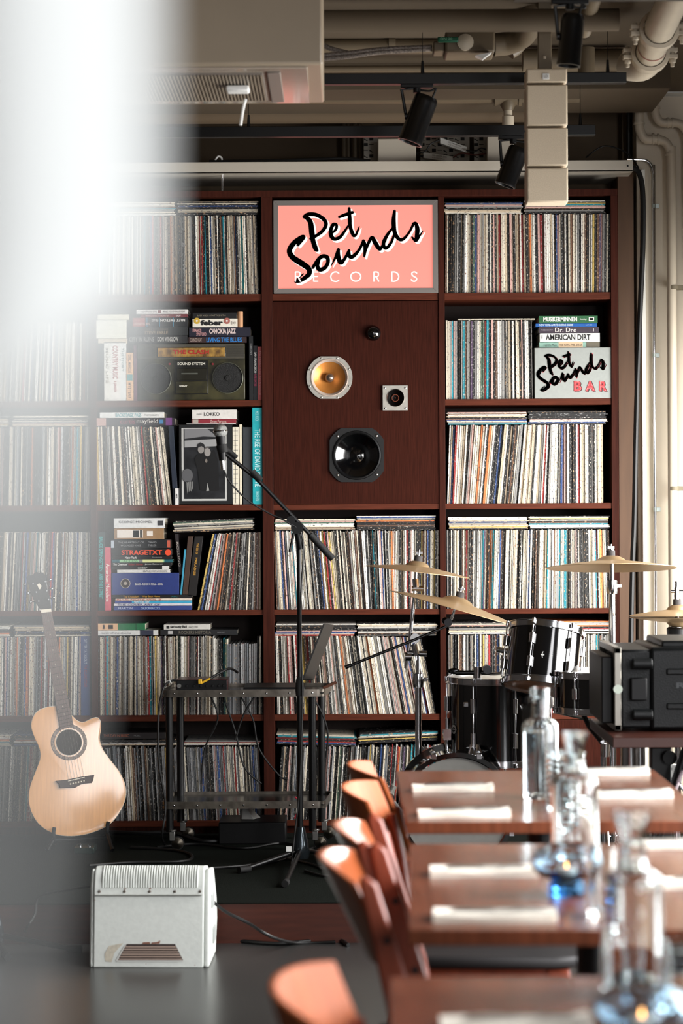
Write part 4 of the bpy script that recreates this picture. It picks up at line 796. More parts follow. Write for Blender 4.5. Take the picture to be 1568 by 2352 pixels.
g = G(); p = P(721, 1500, 9.33); g.prism([p+Vector((-.004, -.03, -.012)), p+Vector((-.0045, .01, 0)), p+Vector((.003, .012, .012)), p+Vector((-.001, -.02, 0))], [p+Vector((.004, -.03, -.012)), p+Vector((.004, .01, 0)), p+Vector((.009, .012, .012)), p+Vector((.006, -.02, 0))])
# cables
def cable(pts, r, label, name='cable', m=CABLE, cat='cable', group=None, sub=6):
    g = G(); g.tube(pts, r, 8, sub=sub); return tag(g.build(name, m), label, cat, group)
zc = STAGE+.006
def F(x, y, up=0.006, z0=STAGE):   # point on the floor plane seen at pixel
    dx, dy = x-784.0, y-1176.0; uy = dx*math.sin(ROLL)+dy*math.cos(ROLL); Y = (CAMZ-z0)*FPX/uy; v = P(x, y, Y); return v+Vector((0, 0, up))
cable([P(545, 1544, 9.40), P(530, 1536, 9.3), P(515, 1540, 9.24), P(480, 1560, 9.215)], .005, 'black lead curling over the audio interface to a yellow plug')
o = cable([P(483, 1558, 9.214), P(462, 1569, 9.21)], .004, 'yellow plug lying in front of the audio interface', 'plug', mat('yellow_plastic', (216, 170, 40), .45), 'plug', sub=0); 
g = G(); p = P(460, 1567, 9.21); g.box(p.x-.008, p.x+.006, 9.2, 9.218, p.z-.006, p.z+.012); tag(g.build('plug', mat('yellow_plastic', (0, 0, 0)), bevel=.002), 'small yellow connector block at the end of the lead on the trolley', 'plug')
cable([P(405, 1562, 9.21), P(390, 1565, 9.2), P(376, 1580, 9.17), P(366, 1620, 9.17), P(363, 1680, 9.17), P(366, 1760, 9.17), P(380, 1850, 9.17), P(372, 1920, 9.17), F(380, 1945)], .0045, 'black cable hanging down from the left end of the trolley')
g = G(); p = P(392, 1564, 9.2); g.cyl(p, p+Vector((-.014, 0, -.006)), .006, n=12); tag(g.build('plug', WHITEP), 'white plug going into the audio interface', 'plug')
for i, pts in enumerate([[(480,1592),(500,1650),(470,1720),(462,1800)], [(510,1592),(540,1680),(560,1760),(600,1800)], [(548,1592),(580,1650),(595,1720),(640,1780),(660,1790)], [(700,1592),(730,1620),(752,1680),(748,1740)], [(590,1592),(560,1640),(540,1700)]]):
    cable([P(x, y, 9.28-.02*i) for x, y in pts], .0035, ['black cable looping low under the left of the trolley top', 'black cable slanting right between the trolley tiers', 'longest black cable curving towards the right of the trolley', 'black cable bowing out past the right trolley post', 'short black cable under the middle of the trolley top'][i], group=None)
cable([P(677, 1830, 9.17), P(690, 1845, 9.165), P(683, 1865, 9.165), P(676, 1880, 9.165)], .003, 'short bright red cord hanging from the lower trolley tier', 'cord', mat('red_cord', (190, 40, 60), .5), 'cord')
cable([F(100, 1912, .01), F(300, 1925, .02), F(400, 1925, .02), F(470, 1938, .01), F(580, 1930, .01)], .009, 'ribbed black hose running below the trolley', 'hose', cat='hose')
cable([F(205, 1992), F(300, 1985), F(420, 1982), F(440, 1968), F(400, 1956), F(300, 1950)], .006, 'black cable looped behind the floor monitor')
cable([F(480, 1998), F(560, 1992), F(640, 1980), F(700, 1960), F(740, 1940)], .005, 'black cable crossing the carpet from monitor to microphone stand')
cable([F(360, 1950), F(450, 1942), F(560, 1952), F(640, 1940), F(700, 1948)], .005, 'black cable under the trolley casters')
cable([P(488, 2070, 7.75), P(520, 2095, 7.72), P(570, 2120, 7.72), P(620, 2150, 7.72), F(680, 2170, .006, 0), F(770, 2168, .006, 0)], .0055, 'black cable dropping from the right side of the floor monitor to the floor')
cable([P(212, 2035, 7.85), P(150, 2045, 7.9), P(90, 2060, 7.9), P(80, 2100, 7.88), P(62, 2130, 7.85), F(56, 2150, .005, 0)], .0045, 'thin black cable from the left side of the floor monitor')
cable([F(500, 2160, .006, 0), F(640, 2172, .006, 0), F(760, 2160, .006, 0), F(800, 2175, .006, 0)], .007, 'thick black cable lying along the foot of the riser')
cable([F(655, 1975), F(720, 1990), F(760, 2010), F(745, 2016), F(700, 2004)], .005, 'black cable trailing around the microphone stand foot')
g = G(); a = F(500, 1945, 0); b = F(655, 1945, 0); g.box(a.x, b.x, 9.36, 9.6, STAGE+.0005, STAGE+.085); tag(g.build('power_amplifier', BLACK, bevel=.004), 'black low box under the trolley among the cables', 'amplifier')
pc = F(520, 1930, 0); g = G(); g.prism([(a.x+.085, 9.44, STAGE+.0862), (a.x+.135, 9.44, STAGE+.0862), (a.x+.10, 9.44, STAGE+.14), (a.x+.09, 9.44, STAGE+.145)], [(a.x+.075, 9.5, STAGE+.0862), (a.x+.16, 9.5, STAGE+.0862), (a.x+.11, 9.5, STAGE+.135), (a.x+.09, 9.5, STAGE+.14)])
tag(g.build('power_adapter', mat('grey_white_plastic', (170, 168, 164), .5), bevel=.003), 'small pale grey wedge-shaped adapter on the black box under the trolley', 'adapter')
g = G(); a = F(170, 1962, 0); g.box(a.x, a.x+.075, a.y+.0, a.y+.12, STAGE+.0005, STAGE+.025); pd = g.build('effects_pedal', mat('pedal_green_black', (24, 44, 38), .3, metal=.4), bevel=.003); tag(pd, 'small dark green effects pedal on the carpet below the guitar', 'pedal')
for k_ in range(2):
    g = G(); g.cyl((a.x+.02+.035*k_, a.y+.03, STAGE+.0245), (a.x+.02+.035*k_, a.y+.03, STAGE+.036), .006, n=12); g.build('knob', CHROME, pd)
# ------------------------------------------------------------------ microphone stands
def tripod(name, base, label, ztop, feet, col=BLACKM):
    t = thing(name, base, label, 'microphone stand'); b = Vector(base)
    g = G(); g.tube([b+Vector((0, 0, .05)), b+Vector((0, 0, ztop*.55))], .011, 14); g.build('lower_tube', col, t)
    g = G(); g.tube([b+Vector((0, 0, ztop*.55)), b+Vector((0, 0, ztop))], .0085, 14); g.build('upper_tube', col, t)
    g = G(); g.lathe([(.014, -.02), (.016, 0), (.014, .035), (.010, .05)], b+Vector((0, 0, ztop*.55-.02)), (0, 0, 1), 16); g.build('clutch', RUB, t)
    g = G(); g.lathe([(.030, .03), (.034, .05), (.030, .08), (.016, .14), (.013, .145)], b, (0, 0, 1), 20); g.build('hub', mat('glossy_stand_hub', (50, 56, 60), .15, metal=.7), t)
    for f in feet:
        f = Vector(f); d = (f-b); g = G(); g.tube([b+Vector((0, 0, .06)), f+Vector((0, 0, .012))], .009, 10); lg = g.build('leg', col, t)
        u = Vector((d.x, d.y, 0)).normalized(); g = G(); g.tube([f+Vector((0, 0, .0135))-u*.035, f+Vector((0, 0, .0135))+u*.012], .0125, 10); g.build('rubber_foot', RUB, lg)
    return t, b
mb = F(690, 1990, 0); 
t, b = tripod('microphone_stand', (mb.x, mb.y, STAGE), 'black boom microphone stand standing on the carpet by the trolley', P(687, 1232, mb.y).z-STAGE, [F(655, 2038, 0), F(555, 2006, 0), F(748, 1968, 0)])
YM = mb.y
g = G(); g.tube([P(505, 1032, YM-.04), P(590, 1100, YM-.02), P(685, 1200, YM), P(735, 1252, YM+.01)], .0075, 12); g.build('boom_arm', BLACKM, t)
g = G(); g.tube([P(712, 1228, YM+.005), P(764, 1284, YM+.015)], .0125, 12); g.build('boom_grip', RUB, t)
g = G(); g.tube([P(578, 1083, YM-.022), P(598, 1104, YM-.022)], .013, 12); g.build('boom_collar', RUB, t)
pj = P(682, 1212, YM); g = G(); g.cyl(pj+Vector((0, -.028, 0)), pj+Vector((0, .028, 0)), .022, n=20); g.cyl(P(668, 1195, YM-.03), P(668, 1195, YM+.02), .016, n=16); g.tube([P(683, 1222, YM-.01), P(690, 1262, YM-.01)], .012, 10); g.tube([pj+Vector((-.01, -.02, -.01)), P(665, 1268, YM-.03)], .005, 8); g.build('swivel_clamp', BLACK, t)
g = G(); a = P(645, 1983, mb.y-.15); a = F(668, 1972, .02); g.box(a.x-.012, a.x+.008, mb.y-.04, mb.y-.035, STAGE+.06, STAGE+.078); g.build('paper_tag', WHITEP, t)
mic = thing('microphone', tuple(P(509, 1030, YM-.05)), 'vocal microphone with silver grille clipped to the boom stand', 'microphone')
a = P(511, 1058, YM-.05); b_ = P(506, 998, YM-.05); g = G(); g.cyl(a, b_, .0125, .0185, n=24); g.build('handle', BLACK, mic)
c = P(506, 990, YM-.05); g = G(); g.sphere(c+Vector((0, 0, .0)), .0262, 24, (1, 1, 1.02)); g.build('grille', mat('mic_grille_mesh', (150, 152, 150), .35, metal=.9, bump=1.0, scale=420), mic)
g = G(); g.lathe([(.0262, -.003), (.0275, 0), (.0262, .003)], c, (b_-a), 28); g.build('ring', CHROME, mic)
g = G(); g.cyl(P(512, 1040, YM-.05), P(508, 1022, YM-.05), .019, .020, n=20); g.tube([P(514, 1030, YM-.04), P(528, 1038, YM-.03), P(543, 1052, YM-.03)], .010, 10); g.build('clip', RUB, mic)
g = G(); g.cyl(P(510, 1056, YM-.05), P(513, 1080, YM-.05), .009, n=16); g.build('connector', STEEL, mic)
cable([P(513, 1078, YM-.05), P(530, 1110, YM-.05), P(570, 1150, YM-.04), P(620, 1180, YM-.03), P(660, 1200, YM-.03), P(695, 1240, YM-.02), P(690, 1400, YM-.02), P(694, 1600, YM-.016), P(688, 1800, YM-.016), P(676, 1920, YM-.03), F(668, 1995)], .0032, 'microphone cable drooping below the boom and down the stand', sub=8)
lb = F(42, 2118, 0, 0)
t2, b2 = tripod('microphone_stand', (lb.x, 7.82, 0), 'black microphone stand on the bare floor at the far left in the haze', 1.25, [(P(18, 2200, 7.7).x, 7.68, 0), (P(175, 2155, 7.75).x, 7.8, 0), (P(10, 2130, 7.9).x-.05, 7.93, 0)])
g = G(); g.box(b2.x-.03, b2.x-.012, 7.77, 7.775, .06, .08); g.build('paper_tag', WHITEP, t2)
# ------------------------------------------------------------------ drum kit
BRONZE = mat('cymbal_bronze', (186, 158, 120), .4, metal=.75, noise=.16, scale=3)
HEADW = mat('coated_drum_head', (222, 218, 208), .5); HEADA = mat('amber_clear_head', (196, 130, 84), .3, coat=.6)
def cymbal(name, cx, cy, Y, rpx, roll, pitch, label, bell=.17, two=False):
    c = P(cx, cy, Y); r = rpx/FPX*Y; ax = (Matrix.Rotation(roll, 3, 'Y') @ Matrix.Rotation(pitch, 3, 'X')) @ Vector((0, 0, 1))
    t = thing(name, tuple(c), label, 'cymbal')
    h = r*.10; rb = r*.23
    prof = [(0, h+.020), (rb*.5, h+.017), (rb*.85, h+.008), (rb, h), (r*.6, h*.55), (r*.95, 0), (r, -.002), (r, -.0035), (r*.6, h*.5-.0015), (rb, h-.002), (rb*.8, h+.005), (0, h+.017)]
    g = G(); g.lathe(prof, c, ax, 72); cy_ = g.build('disc', BRONZE, t)
    if two:
        g = G(); g.lathe([(a, -b-.012) for a, b in prof], c, ax, 72); g.build('disc', BRONZE, t)
    g = G(); g.cyl(c+ax*(h+.018), c+ax*(h+.038), .0155, .0150, n=18); g.build('felt', mat('grey_felt', (64, 62, 62), .95), t)
    g = G(); g.cyl(c+ax*(h+.036), c+ax*(h+.062), .004, n=10); g.box(*(lambda q: (q.x-.012, q.x+.012, q.y-.003, q.y+.003, q.z-.002, q.z+.008))(c+ax*(h+.046))); g.build('wing_nut', CHROME, t, bevel=.001)
    return c, ax
def drumshell(name, c0, ax, r, h, label, top, bot, lugs=8, hoop=.012, phase=0.0, cat='drum'):
    c0 = Vector(c0); ax = Vector(ax).normalized(); t = thing(name, tuple(c0), label, cat)
    g = G(); g.lathe([(r, .004), (r, h-.004)], c0, ax, 64); g.build('shell', BLACKG, t)
    for (z, m, nm, s_) in ((h, top, 'top_head', 1), (0, bot, 'bottom_head', -1)):
        g = G(); g.lathe([(0, z+.001*s_), (r*.93, z+.001*s_), (r*1.0, z-.004*s_)], c0, ax, 64); g.build(nm, m, t)
        g = G(); g.lathe([(r+.002, z-.012*s_), (r+.008, z-.012*s_), (r+.008, z-.010*s_), (r+.004, z-.009*s_), (r+.004, z+.008*s_), (r+.0075, z+.009*s_), (r+.0075, z+.0115*s_), (r+.001, z+.0115*s_), (r+.001, z-.011*s_)], c0, ax, 64); g.build('hoop', CHROME, t)
    a = ax.orthogonal().normalized(); b = ax.cross(a)
    for i in range(lugs):
        th = 2*math.pi*(i+phase)/lugs; d = a*math.cos(th)+b*math.sin(th)
        g = G(); p = c0+d*(r+.006)
        for z0, z1 in (((h*.62, h*.80), (h*.2, h*.38)) if h > .16 else ((h*.35, h*.65),)):
            g.cyl(p+ax*z0+d*.004, p+ax*z1+d*.004, .010, n=12)
        g.cyl(p+ax*(h*.05)+d*.005, p+ax*(h*.95)+d*.005, .0028, n=8); g.cyl(p+ax*(h-.004)+d*.005, p+ax*(h+.014)+d*.005, .006, n=8); g.cyl(p+ax*(.004)+d*.005, p+ax*(-.012)+d*.005, .006, n=8)
        g.build('lug', CHROME, t, bevel=.001)
    return t, c0, ax
def emblem(par, c, nrm, up, s_, m):
    nrm = Vector(nrm).normalized(); up = Vector(up).normalized(); r_ = up.cross(nrm); c = Vector(c)+nrm*.001; n = 28
    g = G()
    for r0, r1 in ((.55, .75), (.8, .92), (0, .22)):
        a = [c+(r_*math.cos(2*math.pi*i/n)+up*math.sin(2*math.pi*i/n))*s_*r1 for i in range(n)]
        if r0: b = [c+(r_*math.cos(2*math.pi*i/n)+up*math.sin(2*math.pi*i/n))*s_*r0 for i in range(n)]; g.add(a+b, [(i, (i+1) % n, n+(i+1) % n, n+i) for i in range(n)])
        else: g.add(a, [tuple(range(n))])
    g.add([c+r_*s_*u+up*s_*v+nrm*.0004 for u, v in ((-1.1, -.09), (1.1, -.09), (1.1, .09), (-1.1, .09))], [(0, 1, 2, 3)])
    return g.build('badge', m, par, smooth_=False)
BADGE = mat('silver_badge', (176, 176, 172), .3, metal=.7)
# bass drum
c = P(1048, 1872, 8.62); RB = .208; bd0 = Vector((c.x, 8.60, STAGE+RB+.012))
bd = thing('bass_drum', (bd0.x, 8.78, STAGE), 'black bass drum with grey front head behind the first dining table', 'drum')
g = G(); g.lathe([(RB-.012, 0), (RB-.012, .36)], bd0, (0, 1, 0), 72); g.build('shell', BLACKG, bd)
g = G(); g.lathe([(0, .002), (RB-.02, .002)], bd0, (0, -1, 0), 72); g.build('front_head', mat('grey_drum_head', (128, 126, 122), .5, noise=.05), bd)
for y in (-.012, .335):
    g = G(); g.lathe([(RB-.016, y), (RB, y), (RB, y+.036), (RB-.016, y+.036), (RB-.016, y)], bd0, (0, 1, 0), 72); g.build('hoop', BLACKG, bd)
for i in range(8):
    th = 2*math.pi*(i+.5)/8; d = Vector((math.cos(th), 0, math.sin(th))); g = G(); p = bd0+d*(RB+.002); g.box(p.x-.009, p.x+.009, bd0.y-.018, bd0.y+.03, p.z-.009, p.z+.009); g.cyl(p+Vector((0, .02, 0)), p+Vector((0, .11, 0)), .003, n=8); g.cyl(bd0+d*(RB+.004)+Vector((0, .10, 0)), bd0+d*(RB+.004)+Vector((0, .15, 0)), .009, n=12); g.build('lug', CHROME, bd, bevel=.002)
for s_ in (-1, 1):
    g = G(); g.tube([bd0+Vector((s_*.15, .08, -.12)), Vector((bd0.x+s_*.27, 8.60, STAGE+.006))], .006, 10); g.build('spur', CHROME, bd)
# tom holder post on the bass drum
px_ = P(1096, 1600, 8.76).x; zt_ = bd0.z+RB
hp = thing('tom_holder', (px_, 8.76, zt_), 'chrome tom holder post with flared base on top of the bass drum', 'drum hardware')
g = G(); g.lathe([(.048, -.012), (.044, .0), (.030, .055), (.022, .062)], (px_, 8.76, P(1096, 1745, 8.76).z), (0, 0, 1), 28); g.build('flared_base', CHROME, hp)
g = G(); g.tube([P(1096, 1735, 8.76), P(1096, 1532, 8.76)], .0165, 20); g.build('post', CHROME, hp)
g = G(); p = P(1096, 1618, 8.76); g.cyl(p+Vector((0, 0, -.012)), p+Vector((0, 0, .012)), .024, n=20); g.box(p.x-.05, p.x+.045, 8.755, 8.765, p.z-.01, p.z+.01); g.build('memory_lock', CHROME, hp, bevel=.003)
g = G(); p = P(1096, 1545, 8.76); g.cyl(p+Vector((-.08, 0, 0)), p+Vector((.05, 0, 0)), .009, n=14); g.cyl(p+Vector((.035, -.02, .012)), p+Vector((.035, .03, .012)), .016, n=18); g.sphere(p+Vector((-.085, 0, .006)), .017, 12, (1.3, .5, .7)); g.build('clamp', mat('dark_chrome', (64, 64, 66), .2, metal=1), hp)
g = G(); g.tube([P(1125, 1548, 8.76), P(1150, 1545, 8.74), P(1158, 1520, 8.72), P(1158, 1500, 8.70)], .006, 10, sub=4); g.tube([P(1142, 1492, 8.70), P(1180, 1499, 8.69)], .011, 12); g.tube([P(1150, 1510, 8.70), P(1178, 1515, 8.69)], .010, 12); g.build('l_rod', CHROME, hp)
# second low hardware on bass drum: ring bolt and cables
g = G(); p = P(1128, 1720, 8.74); n = 20; g.tube([p+Vector((.017*math.cos(2*math.pi*i/n), 0, .017*math.sin(2*math.pi*i/n))) for i in range(n+1)], .005, 8); g.tube([P(1128, 1733, 8.74), P(1130, 1755, 8.72)], .006, 8); g.tube([P(1135, 1722, 8.73), P(1155, 1716, 8.73)], .006, 8); g.build('wing_bolt', CHROME, hp)
# rack tom
ax = Matrix.Rotation(math.radians(7.5), 3, 'Y') @ (Matrix.Rotation(math.radians(-14), 3, 'X') @ Vector((0, 0, 1)))
cb = P(1240, 1574, 8.60); r_ = 84/FPX*8.6
t, c0, ax = drumshell('rack_tom', cb, ax, r_, .200, 'black rack tom with round badge and amber underside on the tom holder', HEADW, HEADA, 6, phase=.35)
emblem(t, c0+ax*.118+Vector((0, -1, 0))*(r_+.002), (0, -1, -.18), ax, .021, BADGE)
# floor tom
rf = 118/FPX*8.9; cf = P(1147, 1752, 8.88)
t, c0, _a = drumshell('floor_tom', (cf.x, 8.9, P(1147, 1746, 8.88).z), (0, 0, 1), rf, P(1147, 1560, 8.88).z-P(1147, 1746, 8.88).z, 'large black floor tom with white top head left of the rack tom', HEADW, HEADW, 8, phase=.3)
emblem(t, c0+Vector((-rf*.90, -rf*.46, .12)), (-.88, -.47, 0), (0, 0, 1), .018, BADGE)
for th in (200, 320, 80):
    d = Vector((math.cos(math.radians(th)), math.sin(math.radians(th)), 0)); g = G(); p = c0+d*(rf+.018); g.tube([p+Vector((0, 0, .16)), Vector((p.x, p.y, STAGE+.04)), Vector((p.x, p.y, STAGE+.02))+d*.03], .0065, 10); g.box(p.x-.015, p.x+.015, p.y-.012, p.y+.012, c0.z+.08, c0.z+.12); g.build('leg', CHROME, t, bevel=.002)
# snare under the case
cs_ = P(1385, 1633, 8.5); rs_ = .168
t, c0, _a = drumshell('snare_drum', (cs_.x, 8.5, P(1385, 1628, 8.5).z), (0, 0, 1), rs_, .125, 'black snare drum with chrome hoops partly behind the flight case', HEADW, HEADW, 10, phase=.15)
g = G(); p = P(1400, 1650, 8.5); g.tube([Vector((cs_.x, 8.5, STAGE+.05)), Vector((cs_.x, 8.5, c0.z-.03))], .011, 12)
for th in (30, 150, 270):
    d = Vector((math.cos(math.radians(th)), math.sin(math.radians(th)), 0)); g.tube([Vector((cs_.x, 8.5, STAGE+.30)), Vector((cs_.x, 8.5, STAGE+.01))+d*.24], .006, 8); g.tube([Vector((cs_.x, 8.5, c0.z-.05)), Vector((cs_.x, 8.5, c0.z-.02))+d*(rs_+.01), Vector((cs_.x, 8.5, c0.z+.02))+d*(rs_+.016)], .005, 8)
ss = g.build('snare_stand', CHROME); tag(ss, 'chrome tripod stand carrying the snare drum', 'drum hardware')
# small cowbell-like chrome clamp end seen left of the case table
ms = thing('chrome_clamp_arm', tuple(P(1390, 1740, 8.3)), 'angled dark arm ending in a chrome sleeve beside the flight case table', 'drum hardware')
g = G(); g.tube([P(1335, 1632, 8.4), P(1352, 1668, 8.36), P(1382, 1705, 8.3)], .009, 10); g.build('arm', mat('dark_chrome', (64, 64, 66), .2, metal=1), ms)
g = G(); g.cyl(P(1389, 1738, 8.3), P(1390, 1708, 8.3), .0135, n=20); g.build('sleeve', CHROME, ms)
# cymbals and stands
def stand_tripod(name, x, Y, label, zs, r=.0125, feet=(210, 330, 90), spread=.26):
    X = P(x, 1176, Y).x; t = thing(name, (X, Y, STAGE), label, 'cymbal stand'); zc_ = [STAGE]+zs
    g = G(); g.tube([(X, Y, STAGE+.06), (X, Y, zs[0])], r, 16); g.build('lower_tube', CHROME, t)
    g = G(); g.lathe([(r*1.6, -.02), (r*1.8, 0), (r*1.6, .03)], (X, Y, zs[0]-.01), (0, 0, 1), 16); g.box(X-.02, X+.035, Y-.006, Y+.006, zs[0]-.008, zs[0]+.006); g.build('collar', CHROME, t, bevel=.002)
    if len(zs) > 1: g = G(); g.tube([(X, Y, zs[0]), (X, Y, zs[1])], r*.68, 14); g.build('upper_tube', CHROME, t)
    for th in feet:
        d = Vector((math.cos(math.radians(th)), math.sin(math.radians(th)), 0)); g = G(); b = Vector((X, Y, STAGE))
        g.tube([b+Vector((0, 0, .30)), b+d*spread+Vector((0, 0, .014))], .006, 8); g.tube([b+Vector((0, 0, .08)), b+d*(spread*.55)+Vector((0, 0, .145))], .004, 8); lg = g.build('leg', CHROME, t)
        g = G(); g.sphere(b+d*spread+Vector((0, 0, .0135)), .013, 12); g.build('rubber_foot', RUB, lg)
    return t, X
YC = 8.95
t, X = stand_tripod('cymbal_stand', 958, YC, 'chrome boom cymbal stand in front of the middle record compartments', [P(958, 1560, YC).z, P(958, 1500, YC).z])
tb = P(947, 1455, YC)
g = G(); g.tube([P(957, 1505, YC-.01), P(950, 1480, YC)], .012, 12); g.cyl(P(935, 1500, YC), P(980, 1502, YC), .011, n=14); g.cyl(P(930, 1508, YC), P(945, 1508, YC), .017, n=12); g.sphere(P(953, 1466, YC), .019, 18); g.cyl(P(953, 1466, YC-.03), P(953, 1466, YC+.03), .018, n=16); g.build('tilter', CHROME, t)
g = G(); g.tube([P(932, 1535, YC), P(941, 1470, YC), P(950, 1380, YC)], .0075, 12); g.build('vertical_rod', CHROME, t)
g = G(); g.tube([P(792, 1533, YC-.03), P(955, 1468, YC-.03), P(1030, 1436, YC-.03)], .0055, 12); g.tube([P(792, 1533, YC-.03), P(806, 1527.5, YC-.03)], .0075, 12); g.build('boom_rod', mat('dark_chrome_rod', (72, 72, 74), .25, metal=1), t)
g = G(); g.cyl(P(1029, 1430, YC-.05), P(1029, 1430, YC+.01), .015, n=18); g.sphere(P(1022, 1426, YC-.03), .014, 12); g.build('boom_tilter', mat('dark_chrome', (64, 64, 66), .2, metal=1), t)
g = G(); g.tube([P(1036, 1424, YC-.03), P(1042, 1405, YC-.03), P(1052, 1370, YC-.03), P(1058, 1352, YC-.03)], .0048, 10); g.build('cymbal_post', CHROME, t)
g = G(); g.cyl(P(956, 1350, YC-.005), P(954, 1330, YC), .013, n=14); g.tube([P(950, 1380, YC), P(953, 1350, YC), P(957, 1285, YC)], .006, 10); g.cyl(P(945, 1352, YC), P(972, 1352, YC), .010, n=12); g.build('top_tilter', CHROME, t)
cymbal('crash_cymbal', 957, 1312, YC, 122, math.radians(7), math.radians(-1.0), 'bronze crash cymbal, upper of the two on the boom stand')
cymbal('crash_cymbal', 1047, 1398, YC-.03, 160, math.radians(16), math.radians(-1.5), 'bronze cymbal tilted right, lower of the two on the boom stand')
t, X = stand_tripod('cymbal_stand', 1404, 8.9, 'straight chrome stand carrying the wide ride cymbal', [P(1404, 1345, 8.9).z, P(1404, 1262, 8.9).z])
cymbal('ride_cymbal', 1403, 1303, 8.9, 150, math.radians(.3), math.radians(-5.2), 'wide bronze ride cymbal overlapping the right edge of the bookcase')
t, X = stand_tripod('hi_hat_stand', 1553, 8.75, 'chrome hi-hat stand behind the black flight case', [P(1553, 1450, 8.75).z, P(1553, 1335, 8.75).z], r=.0115)
g = G(); p = P(1553, 1425, 8.75); g.lathe([(.022, -.03), (.034, -.028), (.036, .0), (.03, .006)], p+Vector((0, 0, -.03)), (0, 0, 1), 20); g.cyl(p+Vector((0, 0, -.10)), p+Vector((0, 0, -.05)), .018, n=16); g.build('clutch_seat', BLACK, t)
g = G(); p = P(1553, 1352, 8.75); g.cyl(p+Vector((0, 0, -.06)), p+Vector((0, 0, .005)), .009, n=12); g.cyl(p+Vector((-.02, 0, -.01)), p+Vector((.03, 0, -.01)), .006, n=10); g.build('clutch', CHROME, t)
cymbal('hi_hat_cymbal', 1555, 1411, 8.75, 109, math.radians(-.5), math.radians(-1), 'pair of bronze hi-hat cymbals above the flight case', two=True)
# folding stand beside the chairs (grey strut and black scissor legs)
fs_ = thing('folding_stand', (P(905, 2000, 8.1).x, 8.1, STAGE), 'folding black and silver stand leaning behind the dining chairs', 'stand')
g = G(); g.tube([P(850, 1905, 8.1), P(905, 1805, 8.1)], .010, 10); g.build('silver_strut', mat('satin_silver', (150, 148, 140), .35, metal=.6), fs_)
g = G(); g.tube([P(890, 1825, 8.08), P(925, 1870, 8.08)], .007, 8); g.tube([P(912, 1870, 8.12), P(905, 1965, 8.12)], .005, 8); g.cyl(P(893, 1835, 8.06), P(893, 1835, 8.14), .02, n=14); g.tube([P(905, 1965, 8.12), P(940, 1915, 8.12)], .005, 8); g.build('scissor_legs', BLACKM, fs_)
g = G(); q = F(907, 1985, 0); g.tube([P(907, 1962, 8.12), Vector((P(907, 1990, 8.12).x, 8.12, STAGE+.002))], .016, 10); g.build('foot_socket', RUB, fs_)
# ------------------------------------------------------------------ flight case and its table
TH = .74
ct = thing('side_table', (1.25, 7.5, 0), 'brown table with chrome column holding the black flight case', 'table')
g = G(); g.box(.81, 1.62, 7.25, 7.92, TH-.032, TH); g.build('top', TABLEE, ct, bevel=.002)
g = G(); g.cyl((.905, 7.62, .03), (.905, 7.62, TH-.032), .03, n=24); g.cyl((.945, 7.70, .03), (.945, 7.70, TH-.032), .018, n=20); g.build('column', CHROME, ct)
g = G(); g.tube([(1.10, 7.65, TH-.035), (1.0, 7.65, .40), (.93, 7.65, .05)], .016, 10); g.build('diagonal_brace', BLACKM, ct)
g = G(); g.box(.80, 1.5, 7.38, 7.42, 0, .03); g.box(.90, .94, 7.25, 7.9, 0, .03); g.build('foot', BLACKM, ct, bevel=.004)
fc = thing('flight_case', (1.2, 7.6, TH), 'black moulded flight case with silver rim standing on the brown table', 'case')
BX0, BY0, BY1, BZ0, BZ1 = P(1412, 1600, 7.40).x, 7.42, 7.86, TH+.004, P(1450, 1487, 7.42).z
CASEM = mat('moulded_case', (9, 11, 12), .42, spec=.3, noise=.15, scale=300, bump=.3)
g = G(); g.box(BX0+.11, 1.75, BY0, BY1, BZ0, BZ1); g.build('shell', CASEM, fc, bevel=.012)
g = G(); g.box(BX0+.02, BX0+.12, BY0+.012, BY1-.01, BZ0+.006, BZ1-.008); g.build('neck', CASEM, fc, bevel=.008)
g = G()
for (a, b, c_, d) in ((BY0, BY1, BZ0, BZ0+.02), (BY0, BY1, BZ1-.02, BZ1), (BY0, BY0+.02, BZ0, BZ1), (BY1-.02, BY1, BZ0, BZ1)): g.box(BX0, BX0+.022, a, b, c_, d)
g.build('rim', mat('satin_rim', (140, 136, 128), .35, metal=.7), fc, bevel=.003)
g = G(); g.box(BX0-.035, BX0, BY0+.04, BY1-.03, BZ0+.02, BZ1-.03); g.build('rack_face', BLACK, fc, bevel=.004)
for z in (BZ0+.05, BZ1-.05):
    g = G(); g.tube([(BX0+.055, BY0-.012, z), (BX0+.115, BY0-.012, z)], .017, 14); g.build('corner_bumper', CASEM, fc, bevel=.003)
g = G(); z = (BZ0+BZ1)/2; g.box(BX0+.05, BX0+.10, BY0-.008, BY0+.01, z-.035, z+.035); g.build('latch', BLACK, fc, bevel=.004)
g = G(); g.cyl((BX0+.011, BY0-.003, z), (BX0+.011, BY0+.002, z), .014, n=18); g.build('rim_button', mat('pale_plastic_button', (190, 200, 186), .3), fc)
for z in (BZ0+.075, BZ1-.075): 
    g = G(); g.box(BX0+.16, 1.75, BY0-.006, BY0+.01, z-.01, z+.01) ; g.build('rib', CASEM, fc, bevel=.004)
g = G(); g.box(BX0+.15, 1.75, BY0+.03, BY1-.03, BZ1-.004, BZ1+.018); g.build('lid_ridge', CASEM, fc, bevel=.006)
o0 = Vector((BX0+.19, BY0-.0012, (BZ0+BZ1)/2+.002)); letters(fc, [('ROCK', o0, Vector((.13, 0, 0)), Vector((0, 0, .018)), .04)], mat('embossed_black', (34, 38, 40), .3))
